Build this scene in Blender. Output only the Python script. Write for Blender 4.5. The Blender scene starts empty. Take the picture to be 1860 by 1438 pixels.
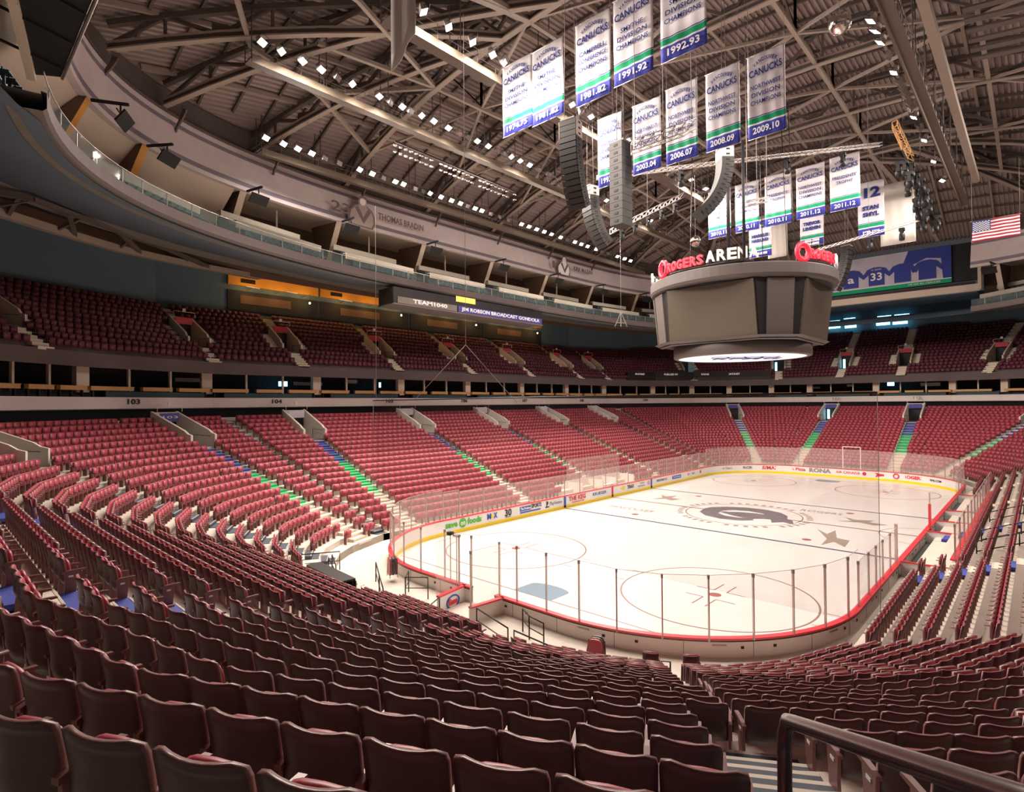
import bpy, bmesh, math, random
import numpy as np
from mathutils import Vector, Matrix
random.seed(7)
sc = bpy.context.scene
COL = sc.collection
# ---------------------------------------------------------------- camera
CX, CY, CZ, YAW, PITCH, ROLL, FPX = -17.726, -5.621, 9.5455, 0.75416, 0.01268, -0.00781, 1021.35
FW = np.array([math.cos(YAW)*math.cos(PITCH), math.sin(YAW)*math.cos(PITCH), math.sin(PITCH)])
_r = np.array([math.sin(YAW), -math.cos(YAW), 0.0]); _u = np.cross(_r, FW)
RT = _r*math.cos(ROLL)+_u*math.sin(ROLL); UP = -_r*math.sin(ROLL)+_u*math.cos(ROLL)
CAM = np.array([CX, CY, CZ])
cd = bpy.data.cameras.new('camera'); cam = bpy.data.objects.new('camera', cd); COL.objects.link(cam)
cd.sensor_fit = 'HORIZONTAL'; cd.sensor_width = 36.0; cd.lens = 36.0*FPX/1860.0
cd.clip_start = 0.05; cd.clip_end = 400
cam.matrix_world = Matrix(((RT[0], UP[0], -FW[0], CX), (RT[1], UP[1], -FW[1], CY), (RT[2], UP[2], -FW[2], CZ), (0, 0, 0, 1)))
sc.camera = cam
# ---------------------------------------------------------------- world, exposure, light levels
sc.view_settings.view_transform = 'Standard'
sc.view_settings.look = 'None'
sc.view_settings.exposure = 0.6
sc.view_settings.gamma = 1.0
sc.view_settings.use_curve_mapping = False
sc.cycles.max_bounces = 7; sc.cycles.diffuse_bounces = 4; sc.cycles.glossy_bounces = 2; sc.cycles.adaptive_threshold = 0.025
w = bpy.data.worlds.new('world'); sc.world = w; w.use_nodes = True
w.node_tree.nodes['Background'].inputs[0].default_value = (0.10, 0.095, 0.10, 1)
w.node_tree.nodes['Background'].inputs[1].default_value = 0.3
FLOOD_W = 2000.0         # watts of every lit flood lamp
LAMP_COL = (1.0, 0.86, 0.76)
WARM = (1.0, 0.62, 0.28)
L, W = 60.96, 25.9
CTR = np.array([30.48, 12.95])

def ray(px, py):
    return CAM, FW+RT*(px-930)/FPX-UP*(py-719)/FPX
def on(px, py, axis, val):
    o, d = ray(px, py); t = (val-o[axis])/d[axis]
    return o+d*t
def at(px, py, depth):
    o, d = ray(px, py); return o+d*depth
# ---------------------------------------------------------------- materials
MATS = {}
def mat(name, col, rough=0.6, metal=0.0, spec=0.4, var=0.0, scale=8.0, bump=0.0, emit=None, alpha=None, coord='Object', trans=None):
    if name in MATS: return MATS[name]
    m = bpy.data.materials.new(name); m.use_nodes = True; nt = m.node_tree; b = nt.nodes['Principled BSDF']
    b.inputs['Base Color'].default_value = (*col, 1); b.inputs['Roughness'].default_value = rough
    b.inputs['Metallic'].default_value = metal; b.inputs['Specular IOR Level'].default_value = spec
    if var or bump:
        tc = nt.nodes.new('ShaderNodeTexCoord'); nz = nt.nodes.new('ShaderNodeTexNoise')
        nz.inputs['Scale'].default_value = scale; nz.inputs['Detail'].default_value = 4
        nt.links.new(tc.outputs[coord], nz.inputs['Vector'])
        if var:
            mx = nt.nodes.new('ShaderNodeMix'); mx.data_type = 'RGBA'
            mx.inputs['A'].default_value = (*[max(0, c*(1-var)) for c in col], 1)
            mx.inputs['B'].default_value = (*[min(1, c*(1+var)) for c in col], 1)
            nt.links.new(nz.outputs['Fac'], mx.inputs['Factor']); nt.links.new(mx.outputs['Result'], b.inputs['Base Color'])
        if bump:
            bp = nt.nodes.new('ShaderNodeBump'); bp.inputs['Strength'].default_value = bump; bp.inputs['Distance'].default_value = 0.02
            nt.links.new(nz.outputs['Fac'], bp.inputs['Height']); nt.links.new(bp.outputs['Normal'], b.inputs['Normal'])
    if emit:
        b.inputs['Emission Color'].default_value = (*emit[0], 1); b.inputs['Emission Strength'].default_value = emit[1]
    if alpha is not None:
        b.inputs['Alpha'].default_value = alpha
    if trans is not None:
        b.inputs['Transmission Weight'].default_value = trans
    MATS[name] = m; return m
def clear(name, col, a, rough=0.05):
    """thin clear sheet: mostly transparent, a little glossy and tinted"""
    m = bpy.data.materials.new(name); m.use_nodes = True; nt = m.node_tree; nt.nodes.clear()
    o = nt.nodes.new('ShaderNodeOutputMaterial'); mx = nt.nodes.new('ShaderNodeMixShader'); t = nt.nodes.new('ShaderNodeBsdfTransparent')
    p = nt.nodes.new('ShaderNodeBsdfPrincipled'); p.inputs['Base Color'].default_value = (*col, 1); p.inputs['Roughness'].default_value = rough
    nz = nt.nodes.new('ShaderNodeTexNoise'); nz.inputs['Scale'].default_value = 1.3; tc = nt.nodes.new('ShaderNodeTexCoord')
    mr = nt.nodes.new('ShaderNodeMapRange'); mr.inputs['To Min'].default_value = a*0.7; mr.inputs['To Max'].default_value = a*1.3
    nt.links.new(tc.outputs['Object'], nz.inputs['Vector']); nt.links.new(nz.outputs['Fac'], mr.inputs['Value']); nt.links.new(mr.outputs['Result'], mx.inputs['Fac'])
    nt.links.new(t.outputs[0], mx.inputs[1]); nt.links.new(p.outputs[0], mx.inputs[2]); nt.links.new(mx.outputs[0], o.inputs[0])
    MATS[name] = m; return m
M = dict(
    ice=mat('ice', (0.73, 0.705, 0.68), 0.22, spec=0.35, var=0.035, scale=0.35),
    line_red=mat('ice_line_red', (0.34, 0.12, 0.11), 0.3), line_faint=mat('ice_line_faint', (0.30, 0.19, 0.175), 0.3),  # line_faint: bright-light washout of the red lines is put into this colour
    line_blue=mat('ice_line_blue', (0.10, 0.115, 0.17), 0.3), crease=mat('ice_crease', (0.17, 0.27, 0.35), 0.3, var=0.12, scale=3),
    logo_grey=mat('ice_logo_grey', (0.17, 0.155, 0.17), 0.3, var=0.3, scale=1.5), logo_tan=mat('ice_logo_tan', (0.34, 0.27, 0.225), 0.3, var=0.12, scale=2),
    board=mat('board_white', (0.80, 0.79, 0.77), 0.35), cap=mat('board_cap_red', (0.75, 0.05, 0.07), 0.35), kick=mat('kickplate_yellow', (0.90, 0.66, 0.01), 0.4),
    board_back=mat('board_back', (0.80, 0.74, 0.68), 0.5, var=0.05, scale=1), blue=mat('board_blue', (0.03, 0.08, 0.45), 0.4),
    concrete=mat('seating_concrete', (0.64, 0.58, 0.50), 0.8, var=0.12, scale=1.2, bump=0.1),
    concrete_up=mat('upper_concrete', (0.13, 0.10, 0.10), 0.85, var=0.12, scale=1.2),  # shaded copy of the seating concrete, the ring's shade is in the colour
    fascia=mat('fascia_paint', (0.78, 0.69, 0.67), 0.6, var=0.05, scale=0.6), dark_conc=mat('dark_concrete', (0.20, 0.185, 0.16), 0.85, var=0.12, scale=0.8),
    cream=mat('cream_paint', (0.66, 0.55, 0.44), 0.6, var=0.05, scale=0.7), tan=mat('tan_wood', (0.60, 0.34, 0.13), 0.5, var=0.12, scale=3),
    shell=mat('seat_shell', (0.078, 0.042, 0.045), 0.42, spec=0.5, var=0.12, scale=5), red=mat('seat_red', (0.40, 0.055, 0.085), 0.42, spec=0.5, var=0.1, scale=5),
    arm=mat('seat_arm', (0.20, 0.085, 0.08), 0.35, spec=0.5), tag=mat('seat_tag', (0.75, 0.72, 0.68), 0.5),
    seat_up=mat('upper_seat', (0.15, 0.040, 0.058), 0.5, var=0.1, scale=3),  # shaded copy of the seat red for the dim upper bowl
    step_grey=mat('step_grey', (0.075, 0.085, 0.11), 0.7, var=0.15, scale=4), nosing=mat('step_nosing', (0.62, 0.55, 0.46), 0.6),
    step_blue=mat('step_blue', (0.05, 0.07, 0.36), 0.6), step_teal=mat('step_teal', (0.03, 0.26, 0.30), 0.6), step_green=mat('step_green', (0.03, 0.52, 0.18), 0.6),
    step_mint=mat('step_mint', (0.30, 0.70, 0.36), 0.6), step_cream=mat('step_cream', (0.74, 0.66, 0.54), 0.7),
    vom=mat('portal_paint', (0.80, 0.74, 0.66), 0.6, var=0.05, scale=1), black=mat('black_matte', (0.012, 0.012, 0.014), 0.6), dark=mat('dark_metal', (0.030, 0.027, 0.030), 0.45, metal=0.3),
    rail=mat('rail_paint', (0.045, 0.022, 0.024), 0.22, spec=0.8), steel=mat('roof_steel', (0.35, 0.285, 0.24), 0.6, var=0.1, scale=0.8),
    steel_dark=mat('roof_steel_dark', (0.12, 0.095, 0.085), 0.6, var=0.1, scale=0.8), deck=mat('roof_deck', (0.33, 0.265, 0.245), 0.55, var=0.08, scale=0.5),
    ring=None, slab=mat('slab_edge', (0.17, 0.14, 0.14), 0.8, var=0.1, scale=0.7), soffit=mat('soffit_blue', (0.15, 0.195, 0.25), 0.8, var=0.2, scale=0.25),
    backwall=mat('back_wall_blue', (0.13, 0.21, 0.26), 0.8, var=0.1, scale=0.3), orange=mat('orange_wood', (0.75, 0.36, 0.06), 0.5, var=0.1, scale=1.5, emit=((1, 0.45, 0.08), 0.0)),
    score=mat('scoreboard_shell', (0.105, 0.088, 0.083), 0.5, var=0.03, scale=0.3), screen=mat('scoreboard_screen', (0.095, 0.08, 0.062), 0.35, var=0.05, scale=2),
    score_gap=mat('scoreboard_gap', (0.012, 0.011, 0.012), 0.5), white=mat('white_paint', (0.85, 0.84, 0.84), 0.5), disc=mat('disc_white', (0.86, 0.84, 0.90), 0.4, emit=((0.95, 0.92, 1.0), 0.35)),
    navy=mat('lettering_navy', (0.035, 0.05, 0.27), 0.5), letter_red=mat('letter_red', (0.85, 0.03, 0.06), 0.35, emit=((1, 0.02, 0.05), 0.35)),
    letter_white=mat('letter_white', (0.85, 0.82, 0.78), 0.4, emit=((1, 0.95, 0.9), 0.12)), cloth=mat('banner_white', (0.88, 0.86, 0.90), 0.8, var=0.03, scale=2),
    cloth_plain=mat('banner_plain', (0.72, 0.68, 0.62), 0.8), green=mat('banner_green', (0.0, 0.36, 0.16), 0.7), bblue=mat('banner_blue', (0.05, 0.06, 0.42), 0.7),
    flood_on=mat('flood_lens_lit', (1, 1, 1), 0.4, emit=((1.0, 0.93, 0.86), 14.0)), flood_off=mat('flood_reflector', (0.55, 0.52, 0.50), 0.25, metal=0.8),
    metal=mat('galvanised_metal', (0.42, 0.38, 0.35), 0.4, metal=0.7), alu=mat('post_aluminium', (0.52, 0.47, 0.45), 0.3, metal=0.6), glass_edge=mat('pane_edge', (0.75, 0.62, 0.60), 0.3),
    speaker=mat('speaker_grille', (0.035, 0.03, 0.03), 0.6, var=0.2, scale=30), speaker_side=mat('speaker_side', (0.035, 0.031, 0.03), 0.5), speaker_light=mat('speaker_box', (0.75, 0.68, 0.64), 0.5),
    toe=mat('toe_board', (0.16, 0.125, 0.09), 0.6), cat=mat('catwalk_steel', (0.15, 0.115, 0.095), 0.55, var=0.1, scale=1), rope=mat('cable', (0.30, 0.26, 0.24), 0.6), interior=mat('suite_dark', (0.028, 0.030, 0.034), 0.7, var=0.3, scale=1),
    brown=mat('suite_brown', (0.15, 0.09, 0.06), 0.7), teal=mat('balcony_chair_teal', (0.025, 0.06, 0.07), 0.6), cyan=mat('lit_cyan', (0.2, 0.6, 0.9), 0.4, emit=((0.25, 0.75, 1.0), 3.0)),
    paper=mat('paper_white', (0.62, 0.60, 0.68), 0.7), red_sign=mat('sign_red', (0.50, 0.05, 0.07), 0.6), purple=mat('sign_blue', (0.08, 0.07, 0.32), 0.6),
    counter=mat('counter_cream', (0.50, 0.46, 0.38), 0.5), bulb=mat('bulb_warm', (1, 0.8, 0.4), 0.4, emit=((1, 0.7, 0.3), 20.0)), chrome=mat('mirror_ball', (0.75, 0.7, 0.66), 0.12, metal=1.0),
    jersey=mat('jersey_blue', (0.03, 0.05, 0.30), 0.6), flag_red=mat('flag_red', (0.42, 0.02, 0.05), 0.7), flag_blue=mat('flag_blue', (0.03, 0.05, 0.20), 0.7),
    ad_orange=mat('ad_orange', (0.85, 0.30, 0.04), 0.5), ad_green=mat('ad_green', (0.08, 0.50, 0.05), 0.5), ad_red=mat('ad_red', (0.70, 0.03, 0.05), 0.5), ad_black=mat('ad_black', (0.03, 0.03, 0.04), 0.5),
    ad_blue=mat('ad_blue', (0.03, 0.10, 0.45), 0.5), ad_grey=mat('ad_grey', (0.28, 0.28, 0.30), 0.5), mural=mat('mural_grey', (0.36, 0.30, 0.27), 0.6), mural_dark=mat('mural_dark', (0.16, 0.12, 0.12), 0.6),
    floor=mat('deck_concrete', (0.68, 0.62, 0.54), 0.7, var=0.08, scale=0.8), rubber=mat('rubber_mat', (0.10, 0.11, 0.10), 0.8),
)
GLASS = clear('rink_glass', (0.80, 0.66, 0.64), 0.17)  # pinkish backlit haze put into the tint and opacity of these panes
GLASSN = clear('near_rink_glass', (0.80, 0.70, 0.68), 0.05)
GLASS2 = clear('balcony_glass', (0.30, 0.40, 0.39), 0.22)
NET = clear('safety_netting', (0.10, 0.09, 0.08), 0.17, rough=0.9)
def striped():
    m = bpy.data.materials.new('ring_wall_striped'); m.use_nodes = True; nt = m.node_tree; b = nt.nodes['Principled BSDF']
    tc = nt.nodes.new('ShaderNodeTexCoord'); sx = nt.nodes.new('ShaderNodeSeparateXYZ'); cr = nt.nodes.new('ShaderNodeValToRGB'); mr = nt.nodes.new('ShaderNodeMapRange')
    mr.inputs['From Min'].default_value = 26.3; mr.inputs['From Max'].default_value = 29.9
    nt.links.new(tc.outputs['Object'], sx.inputs[0]); nt.links.new(sx.outputs['Z'], mr.inputs['Value']); nt.links.new(mr.outputs['Result'], cr.inputs['Fac'])
    wc = (0.84, 0.74, 0.73, 1); g = (0.30, 0.26, 0.31, 1); e = cr.color_ramp; e.interpolation = 'CONSTANT'
    e.elements[0].position = 0; e.elements[0].color = wc
    e.elements[1].position = 0.09; e.elements[1].color = g
    for p, c in ((0.20, wc), (0.78, g), (0.88, wc)):
        n = e.elements.new(p); n.color = c
    nz = nt.nodes.new('ShaderNodeTexNoise'); nz.inputs['Scale'].default_value = 1.2; nz.inputs['Detail'].default_value = 6; nt.links.new(tc.outputs['Object'], nz.inputs['Vector'])
    mx = nt.nodes.new('ShaderNodeMix'); mx.data_type = 'RGBA'; mx.blend_type = 'MULTIPLY'; mx.inputs['Factor'].default_value = 0.25
    nt.links.new(cr.outputs['Color'], mx.inputs['A']); nt.links.new(nz.outputs['Color'], mx.inputs['B']); nt.links.new(mx.outputs['Result'], b.inputs['Base Color'])
    b.inputs['Roughness'].default_value = 0.6; return m
M['ring'] = striped()
# ---------------------------------------------------------------- mesh helper
class MB:
    def __init__(s): s.v = []; s.f = []; s.m = []; s.sm = []
    def add(s, vs, fs, mi=0, smooth=False):
        o = len(s.v); s.v += [tuple(map(float, v)) for v in vs]
        for i, f in enumerate(fs):
            s.f.append([o+j for j in f]); s.m.append(mi[i] if isinstance(mi, (list, tuple)) else mi); s.sm.append(smooth)
        return s
    def box(s, c, size, rz=0.0, mi=0, X=None, Y=None, Z=None):
        c = np.array(c, float); hx, hy, hz = [k/2 for k in size]
        if X is None: X = np.array([math.cos(rz), math.sin(rz), 0]); Y = np.array([-math.sin(rz), math.cos(rz), 0]); Z = np.array([0, 0, 1.0])
        vs = [c+X*hx*a+Y*hy*b+Z*hz*d for d in (-1, 1) for b in (-1, 1) for a in (-1, 1)]
        return s.add(vs, [(0, 2, 3, 1), (4, 5, 7, 6), (0, 1, 5, 4), (2, 6, 7, 3), (0, 4, 6, 2), (1, 3, 7, 5)], mi)
    def beam(s, a, b, wd, ht, mi=0, up=(0, 0, 1)):
        a = np.array(a, float); b = np.array(b, float); d = b-a; ln = np.linalg.norm(d)
        if ln < 1e-6: return s
        d = d/ln; up = np.array(up, float)
        if abs(d@up) > 0.99: up = np.array([1.0, 0, 0])
        x = np.cross(d, up); x /= np.linalg.norm(x); z = np.cross(x, d)
        return s.box((a+b)/2, (wd, ln, ht), mi=mi, X=x, Y=d, Z=z)
    def tube(s, pts, r, n=8, mi=0, closed=False, cap=True):
        P = [np.array(p, float) for p in pts]; k = len(P); o = len(s.v); prev = None
        for i in range(k):
            if closed: d = P[(i+1) % k]-P[i-1]
            else: d = P[min(i+1, k-1)]-P[max(i-1, 0)]
            d = d/(np.linalg.norm(d)+1e-9)
            ref = np.array([0, 0, 1.0]) if abs(d[2]) < 0.95 else np.array([1.0, 0, 0])
            if prev is not None: ref = prev
            x = np.cross(d, ref); x /= (np.linalg.norm(x)+1e-9); y = np.cross(x, d); prev = y
            for j in range(n):
                t = 2*math.pi*j/n; s.v.append(tuple(P[i]+r*(x*math.cos(t)+y*math.sin(t))))
        for i in range(k if closed else k-1):
            a = o+i*n; b = o+((i+1) % k)*n
            for j in range(n):
                s.f.append([a+j, a+(j+1) % n, b+(j+1) % n, b+j]); s.m.append(mi); s.sm.append(True)
        if cap and not closed:
            s.f.append([o+j for j in range(n)][::-1]); s.m.append(mi); s.sm.append(False)
            s.f.append([o+(k-1)*n+j for j in range(n)]); s.m.append(mi); s.sm.append(False)
        return s
    def lathe(s, prof, c, n=32, mi=0, smooth=True, axis=None):
        o = len(s.v); c = np.array(c, float)
        for (r, z) in prof:
            for j in range(n):
                t = 2*math.pi*j/n; s.v.append((c[0]+r*math.cos(t), c[1]+r*math.sin(t), c[2]+z))
        for i in range(len(prof)-1):
            for j in range(n):
                s.f.append([o+i*n+j, o+i*n+(j+1) % n, o+(i+1)*n+(j+1) % n, o+(i+1)*n+j]); s.m.append(mi[i] if isinstance(mi, (list, tuple)) else mi); s.sm.append(smooth)
        return s
    def sweep(s, path, prof, closed=False, mi=0, smooth=False):
        """prof points (out, z) swept along the plan path; 'out' is measured along each point's normal."""
        n = len(path); m = len(prof); o = len(s.v)
        for (p, nn) in path:
            for (a, z) in prof: s.v.append((p[0]+nn[0]*a, p[1]+nn[1]*a, z))
        for i in range(n if closed else n-1):
            a = o+i*m; b = o+((i+1) % n)*m
            for j in range(m-1):
                s.f.append([a+j, b+j, b+j+1, a+j+1]); s.m.append(mi[j] if isinstance(mi, (list, tuple)) else mi); s.sm.append(smooth)
        return s
    def build(s, name, mats, parent=None, smooth=None):
        me = bpy.data.meshes.new(name); me.from_pydata(s.v, [], s.f)
        if not isinstance(mats, (list, tuple)): mats = [mats]
        for m_ in mats: me.materials.append(m_)
        me.polygons.foreach_set('material_index', s.m)
        me.polygons.foreach_set('use_smooth', s.sm if smooth is None else [smooth]*len(s.f))
        me.update()
        bm = bmesh.new(); bm.from_mesh(me); bmesh.ops.recalc_face_normals(bm, faces=bm.faces); bm.to_mesh(me); bm.free()
        o = bpy.data.objects.new(name, me); COL.objects.link(o)
        if parent is not None: o.parent = parent; o.matrix_parent_inverse = parent.matrix_world.inverted() if False else Matrix.Identity(4)
        return o
def tag(o, label=None, cat=None, group=None, kind=None):
    if label: o['label'] = label
    if cat: o['category'] = cat
    if group: o['group'] = group
    if kind: o['kind'] = kind
    return o
def empty(name, loc=(0, 0, 0), rz=0.0, **k):
    o = bpy.data.objects.new(name, None); COL.objects.link(o); o.location = loc; o.rotation_euler = (0, 0, rz); o.empty_display_size = 0.2
    return tag(o, **k)
def struct(o, label=None): 
    o['kind'] = 'structure'
    if label: o['label'] = label
    return o
FIT = []
def text(s, name, size, origin, xd, yd, m, parent=None, width=None, extrude=0.01, bold=0.0, align='CENTER', shear=0.0, local=False):
    """raised lettering: xd = reading direction, yd = letter-up direction (world axes)"""
    cu = bpy.data.curves.new(name, 'FONT'); cu.body = s; cu.size = size; cu.extrude = extrude; cu.offset = bold; cu.align_x = align; cu.align_y = 'CENTER'; cu.shear = shear
    cu.resolution_u = 2
    cu.materials.append(m); o = bpy.data.objects.new(name, cu); COL.objects.link(o)
    x = Vector(xd).normalized(); y = Vector(yd).normalized(); z = x.cross(y).normalized(); y = z.cross(x)
    mt = Matrix(((x[0], y[0], z[0], origin[0]), (x[1], y[1], z[1], origin[1]), (x[2], y[2], z[2], origin[2]), (0, 0, 0, 1)))
    if parent is not None: o.parent = parent
    if parent is not None and not local:
        pm = Matrix.LocRotScale(parent.location, parent.rotation_euler, None); mt = pm.inverted() @ mt
    o.matrix_local = mt if parent is not None else mt
    if parent is None: o.matrix_world = mt
    if width: FIT.append((o, width))
    return o
def copy_tree(o, parent=None):
    c = o.copy(); COL.objects.link(c)
    if parent is not None: c.parent = parent
    for ch in o.children: copy_tree(ch, c)
    return c
ORD = ['zeroth', 'first', 'second', 'third', 'fourth', 'fifth', 'sixth', 'seventh', 'eighth', 'ninth', 'tenth', 'eleventh', 'twelfth', 'thirteenth', 'fourteenth', 'fifteenth', 'sixteenth', 'seventeenth', 'eighteenth', 'nineteenth', 'twentieth']
def ordn(n): return ORD[n] if n < len(ORD) else '%d%s' % (n, {1: 'st', 2: 'nd', 3: 'rd'}.get(n % 10 if n % 100 not in (11, 12, 13) else 0, 'th'))
# ---------------------------------------------------------------- bowl plan
FN = [0, 22, 37, 52, 64, 77, 90]; FC = [1.3, -0.2, -0.3, 0.14, 0.82, 2.05, 3.45]
TR, RI, Z0 = 0.82, 0.333, 0.86
def fnrm(a): return np.array([-math.sin(math.radians(a)), -math.cos(math.radians(a))])
def corner(k, ex=None):
    V = []
    for i in range(6):
        A = np.array([fnrm(FN[i]), fnrm(FN[i+1])]); e0 = ex[i] if ex is not None else 0; e1 = ex[i+1] if ex is not None else 0
        V.append(np.linalg.solve(A, np.array([FC[i]+TR*k+e0, FC[i+1]+TR*k+e1])))
    return V
def poly(k, ex=None):
    """24 plan vertices of row line k, from the near-right corner round by the near end, left side, far end and right side"""
    if ex is not None and not hasattr(ex, '__len__'): ex = [ex]*7
    V = corner(k, ex)
    P = [v for v in V] + [np.array([v[0], W-v[1]]) for v in V[::-1]]
    P += [np.array([L-v[0], W-v[1]]) for v in V] + [np.array([L-v[0], v[1]]) for v in V[::-1]]
    return P
def rink_dist(x, y, r=8.53):
    qx = abs(x-L/2)-(L/2-r); qy = abs(y-W/2)-(W/2-r)
    return math.hypot(max(qx, 0), max(qy, 0))+min(max(qx, qy), 0)-r
def edge_normal(a, b):
    d = (b-a)/np.linalg.norm(b-a); n = np.array([d[1], -d[0]]); mid = (a+b)/2
    return n if n@(mid-CTR) > 0 else -n
def rink_path(off=0.0, step=0.8, r=8.53):
    """rounded rectangle round the ice, [(point, outward normal)], counted from the near end middle going to the left side"""
    pts = []
    def seg(a, b, n):
        a = np.array(a, float); b = np.array(b, float); c = max(1, int(round(np.linalg.norm(b-a)/step)))
        for i in range(c): pts.append((a+(b-a)*i/c, np.array(n, float)))
    def arc(cx, cy, a0, a1):
        c = max(6, int(abs(a1-a0)*r/step))
        for i in range(c):
            t = a0+(a1-a0)*i/c; nn = np.array([math.cos(t), math.sin(t)]); pts.append((np.array([cx, cy])+nn*r, nn))
    seg((0, r), (0, W-r), (-1, 0)); arc(r, W-r, math.pi, math.pi/2); seg((r, W), (L-r, W), (0, 1)); arc(L-r, W-r, math.pi/2, 0)
    seg((L, W-r), (L, r), (1, 0)); arc(L-r, r, 0, -math.pi/2); seg((L-r, 0), (r, 0), (0, -1)); arc(r, r, -math.pi/2, -math.pi)
    return [(p+n*off, n) for p, n in pts]
# ================================================================ the setting: ice and floor
PATH = rink_path(0)
mb = MB(); n = len(PATH)
mb.add([(p[0], p[1], 0) for p, _ in PATH], [list(range(n))])
ice = struct(mb.build('ice_sheet', M['ice']), 'white rink ice with faint markings washed out by bright light')
def strip(mb, pts, wd, z=0.004, closed=False):
    P = [np.array(p, float) for p in pts]; k = len(P); o = len(mb.v)
    for i in range(k):
        d = (P[(i+1) % k]-P[i-1]) if closed else (P[min(i+1, k-1)]-P[max(i-1, 0)])
        d = d/np.linalg.norm(d); nn = np.array([-d[1], d[0]])*wd/2
        mb.v += [(P[i][0]-nn[0], P[i][1]-nn[1], z), (P[i][0]+nn[0], P[i][1]+nn[1], z)]
    for i in range(k if closed else k-1):
        a = o+2*i; b = o+2*((i+1) % k); mb.f.append([a, b, b+1, a+1]); mb.m.append(0); mb.sm.append(False)
def circ(c, r, a0=0, a1=2*math.pi, k=64): return [(c[0]+r*math.cos(a0+(a1-a0)*i/k), c[1]+r*math.sin(a0+(a1-a0)*i/k)) for i in range(k+(0 if a1-a0 > 6.28 else 1))]
blue = MB(); red = MB(); faint = MB()
for x in (22.71, 38.25): strip(blue, [(x, 0.05), (x, W-0.05)], 0.30)
strip(faint, [(30.48, 0.05), (30.48, W-0.05)], 0.28)
for x in (3.35, L-3.35): strip(faint, [(x, 2.0), (x, W-2.0)], 0.08)
for cx in (9.45, L-9.45):
    for cy in (6.24, 19.66):
        strip(faint, circ((cx, cy), 4.57), 0.09, closed=True)
        red.add([(cx+0.3*math.cos(t*math.pi/12), cy+0.3*math.sin(t*math.pi/12), 0.005) for t in range(24)], [list(range(24))])
        for sx in (-1, 1):
            for sy in (-1, 1):
                strip(faint, [(cx+sx*0.65, cy+sy*0.32), (cx+sx*1.85, cy+sy*0.32)], 0.07); strip(faint, [(cx+sx*0.65, cy+sy*0.32), (cx+sx*0.65, cy+sy*1.25)], 0.07)
            for d in (-0.9, 0.9): strip(faint, [(cx+d, cy+sx*4.6), (cx+d, cy+sx*5.3)], 0.06)
for x in (24.4, 36.56):
    for cy in (6.24, 19.66): red.add([(x+0.3*math.cos(t*math.pi/12), cy+0.3*math.sin(t*math.pi/12), 0.005) for t in range(24)], [list(range(24))])
strip(faint, circ((30.48, 12.95), 4.57), 0.10, closed=True)
strip(faint, circ((30.48, 0), 3.05, 0.05, math.pi-0.05, 32), 0.07)
blue.build('blue_line', M['line_blue'], ice); faint.build('faint_line', M['line_faint'], ice); red.build('faceoff_dot', M['line_red'], ice)
for sx, x0 in ((1, 3.35), (-1, L-3.35)):
    c = MB(); pts = [(x0, 12.95-1.22), (x0, 12.95+1.22)]
    for i in range(13):
        t = math.pi/2*(1-2*i/12.0); y = 1.22*math.sin(t); pts.append((x0+sx*(1.37+0.46*math.cos(t)), 12.95+y))
    c.add([(p[0], p[1], 0.006) for p in pts], [list(range(len(pts)))]); c.build('goal_crease', M['crease'], ice)
# centre-ice emblem: a leaping whale shape forming a letter C, with a ring of lettering toned as washed out by bright light
wh = [(-3.3, 0.3), (-3.1, 1.2), (-2.2, 2.2), (-0.8, 2.9), (0.9, 3.0), (2.2, 2.4), (3.0, 1.4), (3.35, 0.2), (3.9, -0.3), (4.3, -1.5), (3.5, -1.2), (2.9, -1.9), (2.5, -0.9), (2.0, 0.4), (1.1, 1.2), (-0.1, 1.5), (-1.2, 1.1), (-1.8, 0.2), (-1.6, -0.9), (-0.8, -1.6), (0.3, -1.7), (1.2, -1.2), (1.6, -1.9), (0.9, -2.7), (-0.5, -3.0), (-2.0, -2.5), (-3.0, -1.3)]
def rot2(p, a): return (p[0]*math.cos(a)-p[1]*math.sin(a), p[0]*math.sin(a)+p[1]*math.cos(a))
bmx = bmesh.new(); a = math.radians(-90)
vs = [bmx.verts.new((30.48+1.05*rot2(p, a)[0], 12.95+1.05*rot2(p, a)[1], 0.008)) for p in wh]; bmx.faces.new(vs); bmesh.ops.triangulate(bmx, faces=bmx.faces[:])
v2 = [bmx.verts.new((30.48+1.05*rot2(p, a)[0], 12.95+1.05*rot2(p, a)[1], 0.009)) for p in [(-1.7, -0.4), (-0.6, 0.5), (0.9, 0.9), (2.4, 0.7), (3.2, -0.6), (2.0, -0.9), (1.2, -1.6), (-0.2, -1.2)]]; bmx.faces.new(v2)
me = bpy.data.meshes.new('centre_emblem'); bmx.to_mesh(me); bmx.free(); me.materials.append(M['logo_grey']); o = bpy.data.objects.new('centre_emblem', me); COL.objects.link(o); o.parent = ice
rg = MB()
for i in range(46):
    t = i*2*math.pi/46
    if i % 6 == 5: continue
    c0 = np.array([30.48+5.05*math.cos(t), 12.95+5.05*math.sin(t)]); strip(rg, [c0-0.2*np.array([math.cos(t), math.sin(t)]), c0+0.25*np.array([math.cos(t+0.04), math.sin(t+0.04)])], 0.34, z=0.008)
rg.build('worn_lettering_ring', M['logo_tan'], ice)
am = MB()
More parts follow.
